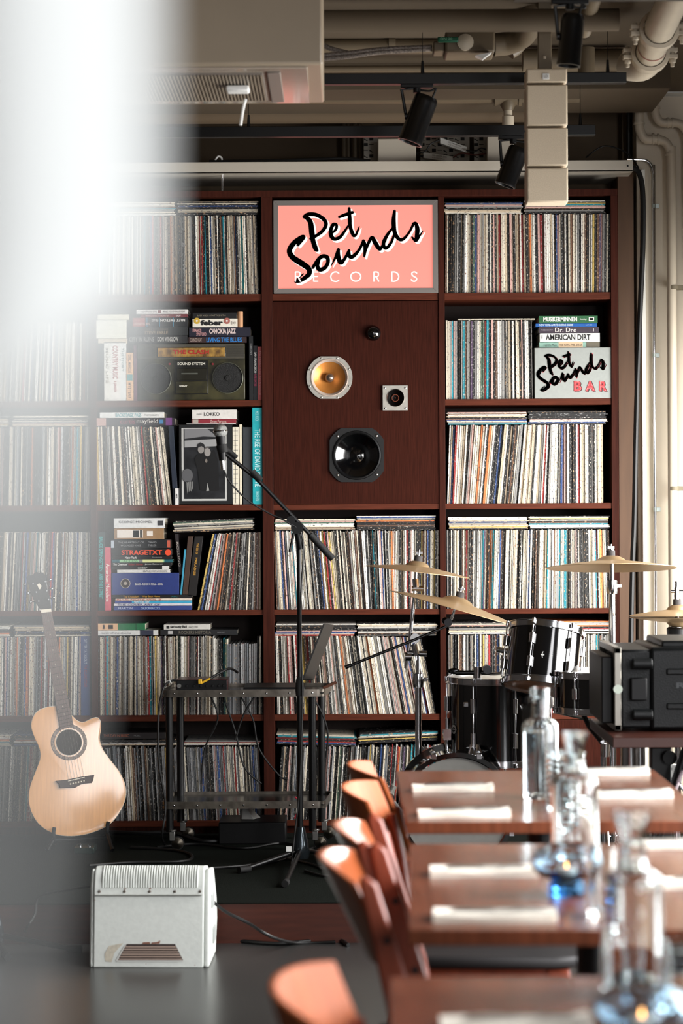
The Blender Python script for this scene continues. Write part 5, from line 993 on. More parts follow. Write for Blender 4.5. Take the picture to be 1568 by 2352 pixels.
# floor box with sockets and knob stand under the table
kb = thing('black_tripod_base', (1.36, 7.75, 0), 'black post with round clamp knob right of the table column', 'stand')
X = P(1519, 1700, 7.75).x; g = G(); g.box(X-.035, X+.03, 7.74, 7.80, .01, P(1519, 1716, 7.75).z); g.build('post', BLACKM, kb, bevel=.004)
g = G(); p = P(1538, 1741, 7.7); g.cyl(p, p+Vector((0, .03, 0)), .022, n=24); g.cyl(P(1520, 1740, 7.72), p+Vector((0, .02, 0)), .006, n=10); g.build('knob', BLACK, kb)
ps = thing('power_socket_block', tuple(P(1545, 1800, 7.9)), 'white block of round mains sockets at the far right under the window', 'socket')
p0 = P(1532, 1800, 7.9); g = G(); g.box(p0.x, p0.x+.048, 7.9, 7.93, p0.z, P(1532, 1757, 7.9).z); g.build('plate', WHITEP, ps, bevel=.003)
for (x, y) in ((1537, 1766), (1556, 1766), (1539, 1790), (1556, 1792)):
    g = G(); q = P(x, y, 7.9); g.cyl(q, q+Vector((0, -.002, 0)), .0085, n=18); g.build('socket', BLACK, ps)
# microphone cables and more hardware at the far right
cable([P(1568, 1770, 7.6), P(1556, 1800, 7.6), P(1550, 1840, 7.6), F(1552, 2000, .01, 0)], .006, 'pale cable dropping at the far right beside the sockets', 'cable', mat('pale_cable', (206, 190, 196), .4))
# ------------------------------------------------------------------ dining tables
CLOTH = mat('napkin_linen', (246, 240, 226), .85, noise=.05, scale=150, bump=.3)
def table(name, x0, x1, y0, y1, rz, label):
    c = Vector(((x0+x1)/2, (y0+y1)/2, 0)); M = TR(c, rz); t = thing(name, tuple(c), label, 'table', 'dining tables'); hx, hy = (x1-x0)/2, (y1-y0)/2
    g = G(M); g.box(-hx, hx, -hy, hy, TH-.026, TH); g.build('top', TABLEW, t, bevel=.002)
    g = G(M); g.lathe([(.0, TH-.026), (.12, TH-.028), (.12, TH-.034), (.035, TH-.05), (.032, .06), (.05, .04), (.05, .03)], (0, 0, 0), (0, 0, 1), 24); g.build('pedestal', BLACKM, t)
    for a in (0, 1):
        g = G(M); w_ = hy*.75 if a else hx*.75
        if a: g.box(-.03, .03, -w_, w_, 0, .03)
        else: g.box(-w_, w_, -.03, .03, 0, .03)
        g.build('foot', BLACKM, t, bevel=.006)
    return M
TZ = TH
T1 = table('dining_table', .139, .815, 5.29, 6.34, 0.0, 'brown dining table nearest the bookcase with four napkins')
T2 = table('dining_table', .121, .80, 3.92, 4.94, -.03, 'middle brown dining table with the blue vase on it')
T3 = table('dining_table', .057, .735, 2.48, 3.53, -.02, 'brown dining table closest to the camera, cut by the frame edge')
def napkin(x, y, label, rz=0.0, L=.197, seed=0):
    rng = random.Random(seed); M = TR((x, y, TZ+.0005), rz); t = thing('napkin', (x, y, TZ), label, 'napkin', 'napkins set on the tables')
    g = G(M); nx = 16
    for k_ in range(3):   # three folded layers with a loose wavy top
        z0 = k_*.004; vs = []; fs = []
        for i in range(nx+1):
            u = i/nx; x_ = -L/2+L*u; wv = .0012*math.sin(u*9+k_+seed)+(.004*max(0, u-.85)/.15 if k_ == 2 else 0)
            for y_ in (-.038, .038):
                for z_ in (z0, z0+.0038): vs.append((x_, y_+.001*math.sin(u*7+k_), z_+(wv if z_ > z0 or k_ else 0)))
        for i in range(nx):
            a = i*4; b = a+4; fs += [(a, b, b+1, a+1), (a+2, a+3, b+3, b+2), (a+1, b+1, b+3, a+3), (a, a+2, b+2, b)]
        fs += [(0, 1, 3, 2), (nx*4, nx*4+2, nx*4+3, nx*4+1)]
        g.add(vs, fs)
    g.build('cloth', CLOTH, t)
    f = thing('fork', (x, y, TZ+.0135), 'steel fork on the '+label, 'fork', 'forks on napkins')
    g = G(M); g.tube([(-L*.32, .012, .0155), (0, .010, .0165), (.03, .010, .0175)], .0018, 6); g.build('handle', STEEL, f)
    g = G(M); g.box(.03, .045, .001, .019, .016, .0175)
    for q in range(4): g.box(.045, .075, .0015+q*.005, .0035+q*.005, .0165, .018)
    g.build('tines', STEEL, f)
    k = thing('knife', (x, y, TZ+.0135), 'steel knife on the '+label, 'knife', 'knives on napkins')
    g = G(M); g.box(-L*.36, -.0, -.018, -.011, .0145, .0185); g.build('handle', STEEL, k, bevel=.001)
    g = G(M); g.prism([(0, -.020, .0155), (.085, -.016, .0155), (.08, -.008, .0155), (0, -.009, .0155)], [(0, -.020, .017), (.085, -.016, .017), (.08, -.008, .017), (0, -.009, .017)]); g.build('blade', STEEL, k)
napkin(.268, 5.89, 'folded napkin at the far left of the first table', 0, seed=1); napkin(.270, 5.40, 'folded napkin at the near left of the first table', .01, L=.205, seed=2)
napkin(.690, 6.24, 'folded napkin at the far right of the first table', 0, seed=3); napkin(.680, 5.74, 'folded napkin at the near right of the first table', 0, L=.20, seed=4)
napkin(.262, 4.52, 'folded napkin at the far left of the middle table', -.02, L=.20, seed=5); napkin(.252, 4.03, 'folded napkin at the near left of the middle table', -.05, L=.205, seed=6)
napkin(.685, 4.88, 'folded napkin at the far right of the middle table', 0, seed=7, L=.2); napkin(.665, 4.37, 'folded napkin at the near right of the middle table', .03, seed=8)
napkin(.225, 3.17, 'folded napkin at the bottom edge on the nearest table', 0, seed=9)
def lath(name, x, y, prof, m, label, cat, group=None, z=TZ, part=None, inner=None, extra=None):
    t = thing(name, (x, y, z), label, cat, group); g = G(); g.lathe(prof, (x, y, z+.0006), (0, 0, 1), 48); g.build('glass_body', m, t)
    return t
def bottle(x, y, label, r=.043, h=.262, cap=True):
    o = [(0, .0), (r*.96, .0), (r, .006), (r, h*.62), (r*.96, h*.665), (r*.80, h*.70), (r*.5, h*.72), (.020, h*.745), (.0195, h*.90), (.0225, h*.91), (.0225, h*.99), (.0195, h)]
    i = [(.0165, h-.001), (.0165, h*.745), (r*.5-.004, h*.712), (r*.8-.003, h*.69), (r*.94-.003, h*.655), (r-.0035, h*.61), (r-.0035, .012), (0, .011)]
    t = lath('water_bottle', x, y, o+i, GLASS, label, 'bottle', 'clear water bottles')
    g = G(); g.lathe([(0, .0115), (r-.0038, .0125), (r-.0038, h*.60), (0, h*.60)], (x, y, TZ+.0006), (0, 0, 1), 40); g.build('water', mat_w, t)
    return t
mat_w = glass('water', (.95, .98, 1.0)); 
for n_ in mat_w.node_tree.nodes:
    if n_.type == 'BSDF_GLASS': n_.inputs['IOR'].default_value = 1.33
bottle(.468, 5.73, 'tall clear water bottle on the first table')
def tumbler(x, y, label, r=.034, h=.095, ribs=0):
    o = [(0, 0), (r*.82, 0)]; 
    if ribs: 
        for k_ in range(ribs): z = .008+(h-.012)*k_/ribs; o += [(r*.90, z), (r*1.03, z+(h-.012)/ribs*.5)]
    o += [(r, h), (r-.003, h), (r*.82-.003, .010), (0, .009)]
    return lath('drinking_glass', x, y, o, GLASS, label, 'glass', 'drinking glasses')
tumbler(.492, 5.50, 'ribbed glass in front of the tall water bottle', .032, .135, ribs=9); tumbler(.530, 5.58, 'second ribbed glass close beside the tall water bottle', .030, .125, ribs=9)
def carafe(x, y, label, r=.045, h=.232):
    o = [(0, 0), (r, 0), (r*1.02, .004), (r*1.0, h*.60), (r*.97, h*.64), (r*.7, h*.67), (.022, h*.69), (.0195, h*.74), (.0195, h*.9), (.027, h*.985), (.027, h), (.024, h), (.0165, h*.89), (.0165, h*.75), (.018, h*.70), (r*.7-.003, h*.65), (r*.94-.002, h*.62), (r-.0035, h*.58), (r-.0035, .008), (0, .008)]
    return lath('carafe', x, y, o, GLASS, label, 'carafe', 'clear glass carafes')
carafe(.452, 4.72, 'clear carafe behind the blue vase on the middle table', .0455, .248); carafe(.408, 3.42, 'clear carafe closest to the camera, on the nearest table', .0425, .252)
def vase(x, y, label, s_=1.0):
    t = thing('candle_vase', (x, y, TZ), label, 'candle holder', 'blue glass candle holders')
    o = [(0, 0), (.030*s_, 0), (.033*s_, .004), (.031*s_, .018*s_), (.026*s_, .027*s_)]
    g = G(); g.lathe(o+[(.020*s_, .027*s_), (0, .024*s_)], (x, y, TZ+.0006), (0, 0, 1), 40); g.build('deep_blue_foot', DEEPGL, t)
    o = [(.026*s_, .027*s_), (.052*s_, .036*s_), (.063*s_, .050*s_), (.064*s_, .062*s_), (.055*s_, .078*s_), (.034*s_, .088*s_), (.031*s_, .088*s_), (.052*s_, .075*s_), (.060*s_, .062*s_), (.059*s_, .052*s_), (.048*s_, .040*s_), (0, .031*s_)]
    g = G(); g.lathe(o, (x, y, TZ+.0006), (0, 0, 1), 48); g.build('bowl', BLUEGL, t)
    g = G(); g.cyl((x, y, TZ+.032*s_), (x, y, TZ+.045*s_), .017, n=20); g.build('tealight', mat('candle_wax', (232, 224, 208), .5), t)
    g = G(); g.lathe([(0, 0), (.0022, .003), (.0014, .009), (0, .013)], (x, y, TZ+.046*s_), (0, 0, 1), 12); g.build('flame', mat('candle_flame', (255, 170, 96), .5, emit=14), t)
vase(.395, 4.28, 'blue disc-shaped candle vase on the middle table', 1.0); vase(.372, 3.02, 'blue disc-shaped candle vase on the nearest table, at the frame edge', .98)
tumbler(.455, 3.24, 'plain glass right of the closest carafe', .033, .10); tumbler(.432, 4.06, 'plain glass beside the near end of the middle table', .026, .115)
bottle(.505, 3.22, 'clear bottle at the right frame edge on the nearest table', .04, .16)
# ------------------------------------------------------------------ chairs
def chair(x, y, rz, label, kind, s_=1.0):
    M = TR((x, y, 0), rz); t = thing('dining_chair', (x, y, 0), label, 'chair', 'dining chairs left of the tables')
    Wb = .205; zt_ = .805; n = 18
    def arc(z, rec, bul): # plan curve of the back, ends forward, middle bulging backwards; rec = recline offset
        o = []
        for i in range(n+1):
            v = -1+2*i/n; o.append(Vector((-bul*(1-abs(v)**2.2)+rec, v*Wb, z)))
        return o
    zlo = .54 if kind == 'shell' else .63
    rows = 7; inn = []; 
    for k_ in range(rows+1):
        u = k_/rows; z = zlo+(zt_-zlo)*u; rec = .075*(1-u); b = .065 if kind == 'shell' else .048
        r_ = arc(z, rec, b)
        for i, p in enumerate(r_):
            v = -1+2*i/n
            if kind == 'shell': p.z = zlo+(zt_-zlo)*u + 0.0 - (.012*abs(v)**3*u) + (.07*abs(v)**2)*(1-u)
            else: p.z -= .02*abs(v)**3*u; p.x -= .012*u*(1-abs(v))
        inn.append(r_)
    g = G(M); T = .011
    vs = [p for r_ in inn for p in r_]+[p+Vector((-T, 0, 0)) for r_ in inn for p in r_]; m_ = n+1; o_ = (rows+1)*m_
    fs = []
    for a in range(rows):
        for i in range(n):
            q = (a*m_+i, a*m_+i+1, (a+1)*m_+i+1, (a+1)*m_+i); fs.append(q); fs.append(tuple(o_+w_ for w_ in reversed(q)))
    for i in range(n): fs.append((i+1, i, o_+i, o_+i+1)); fs.append((rows*m_+i, rows*m_+i+1, o_+rows*m_+i+1, o_+rows*m_+i))
    for a in range(rows): fs.append((a*m_, (a+1)*m_, o_+(a+1)*m_, o_+a*m_)); fs.append(((a+1)*m_+n, a*m_+n, o_+a*m_+n, o_+(a+1)*m_+n))
    g.add(vs, fs); bk = g.build('backrest', CHAIRW if kind == 'shell' else CHAIRG, t, bevel=.003)
    g = G(M); pts = [(.04, -.19), (.10, -.215), (.40, -.225), (.45, -.20), (.47, -.1), (.47, .1), (.45, .20), (.40, .225), (.10, .215), (.04, .19)]
    g.prism([(a, b, .435) for a, b in pts], [(a, b, .46) for a, b in pts]); g.build('seat', mat('black_seat_pad', (30, 28, 28), .55), t, bevel=.008)
    g = G(M); g.box(.08, .42, -.195, -.17, .375, .43); g.box(.08, .42, .17, .195, .375, .43); g.box(.40, .425, -.18, .18, .375, .43); g.box(.08, .105, -.18, .18, .375, .43); g.build('seat_frame', CHAIRD, t, bevel=.003)
    for sy in (-1, 1):
        g = G(M)
        if kind == 'post':
            A = [(.135, .44), (.155, .40), (.07, .0), (.035, .0), (.08, .40), (.070, .48), (.004, .79), (.012, .80), (.035, .785), (.125, .50)]
            ys = sy*(Wb+.002); g.prism([(a, ys, b) for a, b in A], [(a, ys+sy*.028, b) for a, b in A]); lg = g.build('rear_post', CHAIRD, t, bevel=.006)
            for (a, b) in ((.052, .69), (.088, .56)):
                g = G(M); g.cyl((a, ys+sy*.026, b), (a, ys+sy*.0295, b), .0065, n=14); g.build('bolt', BLACKM, lg)
        else:
            g.tube([(.10, sy*.17, .42), (.02, sy*.19, .0)], [.018, .012], 12); g.build('leg', CHAIRD, t)
            g = G(M); g.tube([(.12, sy*.15, .43), (.075, sy*.16, .50), (.055, sy*.17, .62), (.030, sy*.165, .72)], .011, 10, sub=4); g.build('back_support', CHAIRD, t)
        g = G(M); g.prism([(.38, sy*.16, .43), (.43, sy*.16, .43), (.43, sy*.20, .43), (.38, sy*.20, .43)], [(.425, sy*.185, 0), (.45, sy*.185, 0), (.45, sy*.21, 0), (.425, sy*.21, 0)]); g.build('front_leg', CHAIRD, t, bevel=.004)
chair(.085, 5.89, .06, 'wooden chair with curved back at the far end, closest to the bookcase', 'shell')
chair(.070, 5.44, -.06, 'wooden chair with tall orange curved back, second from the bookcase', 'shell')
chair(.046, 4.77, 0.0, 'wooden chair with bolted post and white gleaming back, third from the bookcase', 'post')
chair(.022, 4.35, 0.0, 'wooden chair with bolted post and widest white gleaming back, in the middle foreground', 'post')
chair(-.022, 3.17, -.05, 'wooden chair with orange curved back at the bottom edge, closest to the camera', 'shell')
# ------------------------------------------------------------------ overhead: air conditioner, tracks, spots, column speaker, pipes
zb_ = P(741, 148, 7.02).z
ac = thing('air_conditioner', (-.45, 7.35, zb_), 'white ceiling air conditioner box with ribbed intake grille underneath', 'air conditioner')
X1 = P(741, 148, 7.02).x; X0 = X1-.86
ACW = mat('ac_white_plastic', (140, 127, 109), .3, noise=.03, scale=6)
g = G(); g.box(X0, X1, 7.02, 7.68, zb_, ZC-.004); g.build('housing', ACW, ac, bevel=.008)
g = G(); g.box(X0+.04, X1-.045, 7.05, 7.65, zb_-.006, zb_); fpn = g.build('bottom_panel', mat('ac_gloss_panel', (150, 138, 124), .12, coat=.5), ac, bevel=.002)
xa, xb = P(380, 180, 7.2).x-.25, P(608, 180, 7.3).x
g = G(); g.box(xa, xb, 7.12, 7.58, zb_-.010, zb_-.004); gr = g.build('intake_grille', mat('ac_grille_back', (96, 88, 80), .6), ac, bevel=.002)
g = G(); 
for k_ in range(52):
    x = xa+.008+k_*(xb-xa-.016)/51; g.box(x, x+.0035, 7.13, 7.57, zb_-.0135, zb_-.010)
g.build('grille_ribs', ACW, gr, smooth_=False)
g = G(); a = P(608, 180, 7.3).x+.012; g.box(a, a+.04, 7.10, 7.60, zb_-.011, zb_-.006); g.build('louver', mat('ac_louver', (120, 110, 102), .4), ac, bevel=.004)
g = G(); a = P(546, 202, 7.3); g.box(a.x-.035, a.x+.035, 7.27, 7.33, zb_-.032, zb_-.0136); g.build('receiver', WHITEP, ac, bevel=.006)
g = G(); g.tube([P(564, 228, 7.3), P(558, 250, 7.3), P(552, 288, 7.3)], .0045, 8, sub=4); g.build('drain_tube', WHITEP, ac)
TRK = mat('track_black', (6, 6, 7), .35)
def track(x0, x1, yt, yb, Y, label, wires):
    t = thing('lighting_track', (P((x0+x1)/2, yb, Y).x, Y, P(x1, yb, Y).z), label, 'lighting track'); A = P(x0, yt, Y); B = P(x1, yb, Y); C = P(x1, yt, Y)
    g = G(); g.box(A.x, B.x, Y-.02, Y+.02, B.z, C.z); g.build('rail', TRK, t, bevel=.002)
    for wx in wires:
        X = P(wx, yt, Y).x; g = G(); g.cyl((X, Y, C.z), (X, Y, C.z+.045), .007, .004, n=12); g.cyl((X, Y, C.z), (X, Y, ZC-(.1 if 9.05 < Y < 9.6 else 0)), .0011, n=6); g.build('suspension_wire', BLACKM, t)
    return B.z, C.z
z1b, z1t = track(340, 1437, 168, 192, 8.2, 'long black lighting track passing behind the column speaker', [1395, 970])
z2b, z2t = track(300, 1366, 288, 312, 9.0, 'lower black lighting track near the wall above the bookcase', [1332, 571])
def spot(top, bot, Y, r, mount, label, Y2=None):
    Y2 = Y if Y2 is None else Y2
    A = P(*top, Y); B = P(*bot, Y2); t = thing('spotlight', tuple(mount), label, 'spotlight', 'black ceiling spotlights'); m = Vector(mount); d = (B-A).normalized()
    g = G(); g.lathe([(0, 0), (r*.86, .0), (r*.97, .006), (r, .02), (r, (B-A).length-.012), (r*1.03, (B-A).length-.01), (r*1.03, (B-A).length), (r*.9, (B-A).length), (r*.85, (B-A).length-.03), (0, (B-A).length-.035)], A, d, 32); g.build('barrel', mat('spot_black', (8, 8, 9), .28, coat=.3), t)
    c = A.lerp(B, .42); sx = Vector((r*1.12, 0, 0))
    g = G(); g.tube([m+Vector((-r*.3, 0, -.012)), m+Vector((-r*1.25, 0, -.018)), c-sx], .0058, 8, sub=0); g.build('yoke', BLACKM, t)
    g = G(); g.cyl(c-sx*1.1, c-sx*.9, .012, n=14); g.build('pivot', BLACKM, t)
    g = G(); g.box(m.x-.055, m.x+.055, m.y-.016, m.y+.016, m.z-.012, m.z); g.cyl(m+Vector((-.0, 0, -.028)), m+Vector((0, 0, -.01)), .013, n=14); g.build('adapter', BLACKM, t, bevel=.002)
    g = G(); g.tube([m+Vector((.005, 0, -.018)), m+Vector((.045, 0, -.022)), A+Vector((r*.75, 0, .028)), A+Vector((r*.45, 0, -.004))], .0035, 8, sub=5); g.build('lead', CABLE, t)
m = P(957, 193, 8.2); spot((980, 222), (941, 328), 8.2, 28/FPX*8.2, (m.x, 8.2, z1b), 'black spotlight tilted left on the upper track near its middle')
m = P(1178, 312, 9.0); spot((1192, 340), (1159, 426), 9.0, 24/FPX*9, (m.x, 9.0, z2b), 'black spotlight on the lower track beside the column speaker')
ZM = P(1308, 3, 7.2).z
track(1180, 1600, -24, 0, 7.2, 'black lighting track mostly above the frame at top right', [1380])
spot((1316, 34), (1305, 152), 7.2, 27/FPX*7.2, (P(1308, 0, 7.2).x, 7.2, P(1600, 0, 7.2).z), 'thick black spotlight hanging at the top right of the photo')
# column loudspeaker
YL = 7.95; CSPK = mat('perforated_white', (204, 188, 164), .55, noise=.1, scale=420, bump=.4)
cl_ = thing('column_speaker', tuple(P(1256, 466, YL)), 'tall beige perforated column speaker of stacked modules hanging from the ceiling', 'speaker')
ys_ = [(157, 191), (194, 290), (293, 382), (385, 466)]
for i, (a, b) in enumerate(ys_):
    A = P(1208+.3*i+.5, b, YL); B = P(1302+.6*i, a, YL); g = G(); g.box(A.x, B.x, YL, YL+.10, A.z+.001, B.z); mo = g.build('module', CSPK, cl_, bevel=.004)
    g = G(); g.box(A.x+.004, B.x-.004, YL-.0035, YL+.001, A.z+.005, B.z-.004); g.build('grille', CSPK, mo, bevel=.001)
A = P(1245, 183, YL); g = G(); g.box(A.x, A.x+.022, YL-.006, YL-.0034, A.z, A.z+.020); lg = g.build('badge', WHITEP, cl_, bevel=.001); letters(lg, [('LD', A+Vector((.005, -.006, .006)), Vector((.012, 0, 0)), Vector((0, 0, .009)), .02)], ink((150, 146, 140)))
g = G(); A = P(1238, 155, YL); B = P(1268, 118, YL); g.box(A.x, B.x, YL+.03, YL+.07, A.z, ZC); g.build('bracket', PIPE, cl_, bevel=.002); 
g = G(); g.sphere(P(1250, 132, YL+.03), .006, 10); g.cyl(P(1256, 158, YL+.05), P(1256, 140, YL+.05), .016, n=12); g.build('bolt', PIPEL, cl_)
# pipes overhead
def pipe(pts, r, label, name='pipe', m=PIPE, sub=0, n=20, cat='pipe', parts=()):
    g = G(); g.tube(pts, r, n, sub=sub); o = g.build(name, m); tag(o, label, cat); return o
X_ = -1.6
def hp_(y0, y1, Y, x0, x1): a = P(x0, (y0+y1)/2, Y); b = P(x1, (y0+y1)/2, Y); a.z = b.z = P(1000, (y0+y1)/2, Y).z; return [a, b], (y1-y0)/2/FPX*Y
p, r = hp_(88, 122, 8.6, 300, 1160); o1 = pipe(p, r, 'horizontal painted pipe above the upper lighting track')
g = G(); q = P(900, 100, 8.6); g.box(q.x-.008, q.x+.008, 8.59, 8.61, q.z, ZC); g.cyl((q.x-.012, 8.6, q.z), (q.x+.012, 8.6, q.z), r*1.15, n=24); g.build('hanger', PIPE, o1)
p, r = hp_(206, 238, 9.3, 300, 1145); p[1] = P(1330, 222, 9.3); p[1].z = p[0].z; o2 = pipe(p, r, 'long horizontal beige pipe with a tee just above the lower track')
q = P(1166, 222, 9.3); g = G(); g.cyl((q.x-.04, 9.3, p[0].z), (q.x+.04, 9.3, p[0].z), r*1.28, n=24); g.cyl((q.x-.052, 9.3, p[0].z), (q.x-.04, 9.3, p[0].z), r*1.42, n=24); g.cyl((q.x+.04, 9.3, p[0].z), (q.x+.052, 9.3, p[0].z), r*1.42, n=24); g.lathe([(r*1.1, 0), (r*1.1, .035), (r*.8, .05), (r*.7, .055)], (q.x, 9.3, p[0].z), (0, 0, -1), 24); g.build('tee_fitting', PIPE, o2)
g = G(); g.cyl((q.x, 9.3, p[0].z-.05), (q.x, 9.3, p[0].z-.09), r*.62, n=20); g.cyl((q.x, 9.3, p[0].z-.078), (q.x, 9.3, p[0].z-.15), r*.85, n=20); g.build('down_stub', PIPEL, o2)
p, r = hp_(238, 282, 9.62, 250, 1230); pipe(p, r, 'thick horizontal insulated duct against the wall above the lower track', 'duct', CAST, cat='duct')
p, r = hp_(150, 166, 8.9, 300, 1230); pipe(p, r, 'slim horizontal rail directly above the upper lighting track')
p, r = hp_(193, 206, 9.2, 300, 1230); pipe(p, r, 'slim horizontal pipe just below the upper lighting track')
p, r = hp_(22, 74, 7.9, 760, 1400); pipe([p[0]+Vector((-.2, 0, 0)), Vector((P(1420, 0, 7.9).x, 7.9, p[0].z))], r, 'broad insulated pipe running along the top of the photo', 'duct', CEIL, cat='duct')
# valve
vv = thing('valve', tuple(P(1070, 105, 8.3)), 'boxed pipe valve with green lever below the ceiling', 'valve')
g = G(); A = P(1020, 130, 8.3); B = P(1133, 80, 8.3); g.box(A.x, B.x, 8.22, 8.38, A.z, B.z); g.build('insulated_box', PIPE, vv, bevel=.008)
g = G(); A = P(994, 124, 8.3); B = P(1020, 100, 8.3); g.box(A.x, B.x, 8.25, 8.35, A.z, B.z); g.build('collar', PIPE, vv, bevel=.005)
c = P(1068, 98, 8.22); g = G(); g.lathe([(.028, 0), (.028, .012), (.012, .018), (0, .018)], c, (0, -1, 0), 28); g.build('wheel', PIPEL, vv)
A = P(1004, 98, 8.2); B = P(1052, 86, 8.2); g = G(); g.box(A.x, B.x, 8.185, 8.205, A.z, B.z); lv = g.build('green_lever', mat('green_plastic', (22, 84, 60), .4), vv, bevel=.004); letters(lv, [('DN 20', A+Vector((.010, -.016, .005)), Vector((.04, 0, 0)), Vector((0, 0, .009)), .01)], ink((120, 170, 140)))
g = G(); A = P(1090, 133, 8.25); g.prism([(A.x, 8.2, A.z), (A.x+.055, 8.2, A.z+.01), (A.x+.025, 8.2, A.z-.012)], [(A.x, 8.24, A.z), (A.x+.055, 8.24, A.z+.01), (A.x+.025, 8.24, A.z-.012)]); g.build('label_tag', WHITEP, vv)
for i, dy in enumerate((0, 8)):
    g = G(); g.tube([P(735, 128+dy, 8.3), P(800, 122+dy, 8.3), P(880, 113+dy*.8, 8.3), P(992, 108+dy*.6, 8.3)], .0085, 10, sub=6)
    o = tag(g.build('braided_hose', mat('braided_hose', (110, 100, 92), .5, noise=.5, scale=160)), ['upper braided hose running left from the valve', 'lower braided hose running left from the valve'][i], 'hose')
g = G(); g.tube([P(735, 100, 8.32), P(760, 112, 8.32), P(800, 122, 8.32)], .009, 10, sub=4); tag(g.build('braided_hose', mat('braided_hose', (110, 100, 92), .5)), 'short braided hose branching off beside the air conditioner', 'hose')
pipe([P(1133, 103, 8.3), P(1170, 98, 8.3), P(1205, 78, 8.25), P(1225, 30, 8.1), P(1250, -30, 8.0)], .040, 'thick beige pipe bending up from the valve to the ceiling', sub=6, n=24)
pipe([P(1168, 118, 8.4), P(1190, 100, 8.4), P(1225, 40, 8.35)], .03, 'beige pipe tucked behind the thick bend', sub=5)
pipe([P(1338, 70, 8.0), P(1362, -10, 7.8), P(1385, -60, 7.6)], .030, 'beige pipe behind the thick spotlight', sub=3)
pipe([P(1346, 175, 8.6), P(1346, 110, 8.6)], .030, 'short capped vertical pipe right of the column speaker'); 
p, r = hp_(114, 166, 8.75, 1200, 1440); pipe(p, r, 'thick horizontal pipe joining the clamped pipe at top right')
# clamped big pipe
bp_ = thing('clamped_pipe', tuple(P(1480, 140, 7.9)), 'big white pipe with two bolted couplings at the top right corner', 'pipe')
pts = [P(1488, 135, 8.2), P(1512, 70, 7.8), P(1545, 0, 7.4), P(1580, -70, 7.1)]
g = G(); g.tube(pts, .049, 32); g.build('pipe', PIPEL, bp_)
g = G(); g.tube([P(1440, 150, 8.3), P(1470, 152, 8.25), P(1486, 140, 8.2), P(1492, 125, 8.15)], .052, 28, sub=4); g.build('elbow', PIPEL, bp_)
for i, (u, w_) in enumerate(((.18, 0), (.98, 1))):
    a = pts[w_].lerp(pts[w_+1], u if w_ == 0 else .0); d = (pts[w_+1]-pts[w_]).normalized(); g = G(); g.lathe([(.052, -.03), (.064, -.026), (.066, 0), (.064, .026), (.052, .03)], a, d, 32); cp = g.build('coupling', PIPEL, bp_)
    side = d.cross(Vector((0, 0, 1))).normalized()
    for s_ in (-1, 1):
        q = a+side*s_*.075; g = G(); g.box(q.x-.016, q.x+.016, q.y-.016, q.y+.016, q.z-.018, q.z-.004); g.box(q.x-.016, q.x+.016, q.y-.016, q.y+.016, q.z+.004, q.z+.018); g.cyl(q+Vector((0, 0, -.045)), q+Vector((0, 0, .025)), .007, n=10); g.cyl(q+Vector((0, 0, -.032)), q+Vector((0, 0, -.020)), .012, n=6); g.build('bolt', PIPEL, cp, bevel=.002)
A = P(1478, 152, 8.12); g = G(); g.lathe([(.0502, 0), (.0502, .012)], pts[0].lerp(pts[1], .45), (pts[1]-pts[0]), 28); g.build('red_label', mat('faded_red_label', (150, 84, 74), .6), bp_)
# cable tray and electrical boxes
A = P(250, 395, 9.6); B = P(1453, 367, 9.6); tz1 = P(1200, 369, 9.6).z; tz0 = P(1200, 395, 9.6).z
tray = thing('cable_tray', ((A.x+B.x)/2, 9.75, tz0), 'long white cable tray above the bookcase', 'cable tray')
g = G(); g.box(A.x-.6, B.x, 9.6, 9.606, tz0, tz1); g.box(A.x-.6, B.x, 9.6, 9.97, tz0, tz0+.006); g.build('tray_body', mat('tray_white', (186, 178, 164), .4), tray, bevel=.001)
g = G(); p = P(1441, 381, 9.6); g.cyl(p+Vector((0, -.001, 0)), p+Vector((0, .004, 0)), .004, n=12); g.build('slot', BLACK, tray)
g = G(); p = P(510, 398, 9.65); g.cyl((p.x, 9.66, tz0), (p.x, 9.66, zr[0][0]), .0045, n=10); g.build('support_rod', CHROME, tray)
zt1 = tz0+.006
def jbox(x0, x1, yt, Y, m, name, label, cat, d=.08, parent=None, z0=None):
    a = P(x0, yt, Y); b = P(x1, yt, Y); g = G(); g.box(a.x, b.x, Y, Y+d, zt1+.0005 if z0 is None else z0, a.z); o = g.build(name, m, bevel=.004); return tag(o, label, cat)
jbox(867, 955, 318, 9.64, mat('junction_box_white', (176, 168, 154), .45), 'junction_box', 'large white junction box on the cable tray left of the perforated plate', 'junction box')
jbox(1118, 1180, 312, 9.64, mat('junction_box_white', (176, 168, 154), .45), 'junction_box', 'white junction box on the cable tray behind the lower spotlight', 'junction box')
PERF = mat('galvanised_plate', (150, 144, 134), .4, metal=.5)
for i, (x0, x1) in enumerate(((835, 868), (965, 1078), (1088, 1120))):
    a = P(x0, 314, 9.8); b = P(x1, 372, 9.8); g = G(); g.box(a.x, b.x, 9.80, 9.804, zt1+.0005, a.z); o = g.build('perforated_plate', PERF)
    tag(o, ['perforated metal plate left of the large junction box', 'wide perforated metal plate behind the ballasts', 'narrow perforated metal plate beside the right junction box'][i], 'metal plate')
    g = G(); nx = max(2, int((x1-x0)/13))
    for ix in range(nx):
        for iy in range(4):
            x = x0+5+ix*(x1-x0-8)/nx; y = 319+iy*13; p = P(x, y, 9.7998)
            if (ix+iy) % 3 == 0: q = [(-.009, -.002), (.005, -.010), (.008, -.008), (-.006, .001)]
            elif (ix+iy) % 3 == 1: q = [(-.008, -.007), (.008, -.007), (.008, .006), (-.008, .006)]
            else: q = [(-.009, -.0015), (.009, -.0015), (.009, .0015), (-.009, .0015)]
            g.add([(p.x+u, p.y-.001, p.z+v) for u, v in q], [(0, 1, 2, 3)])
    g.build('slots', BLACK, o, smooth_=False)
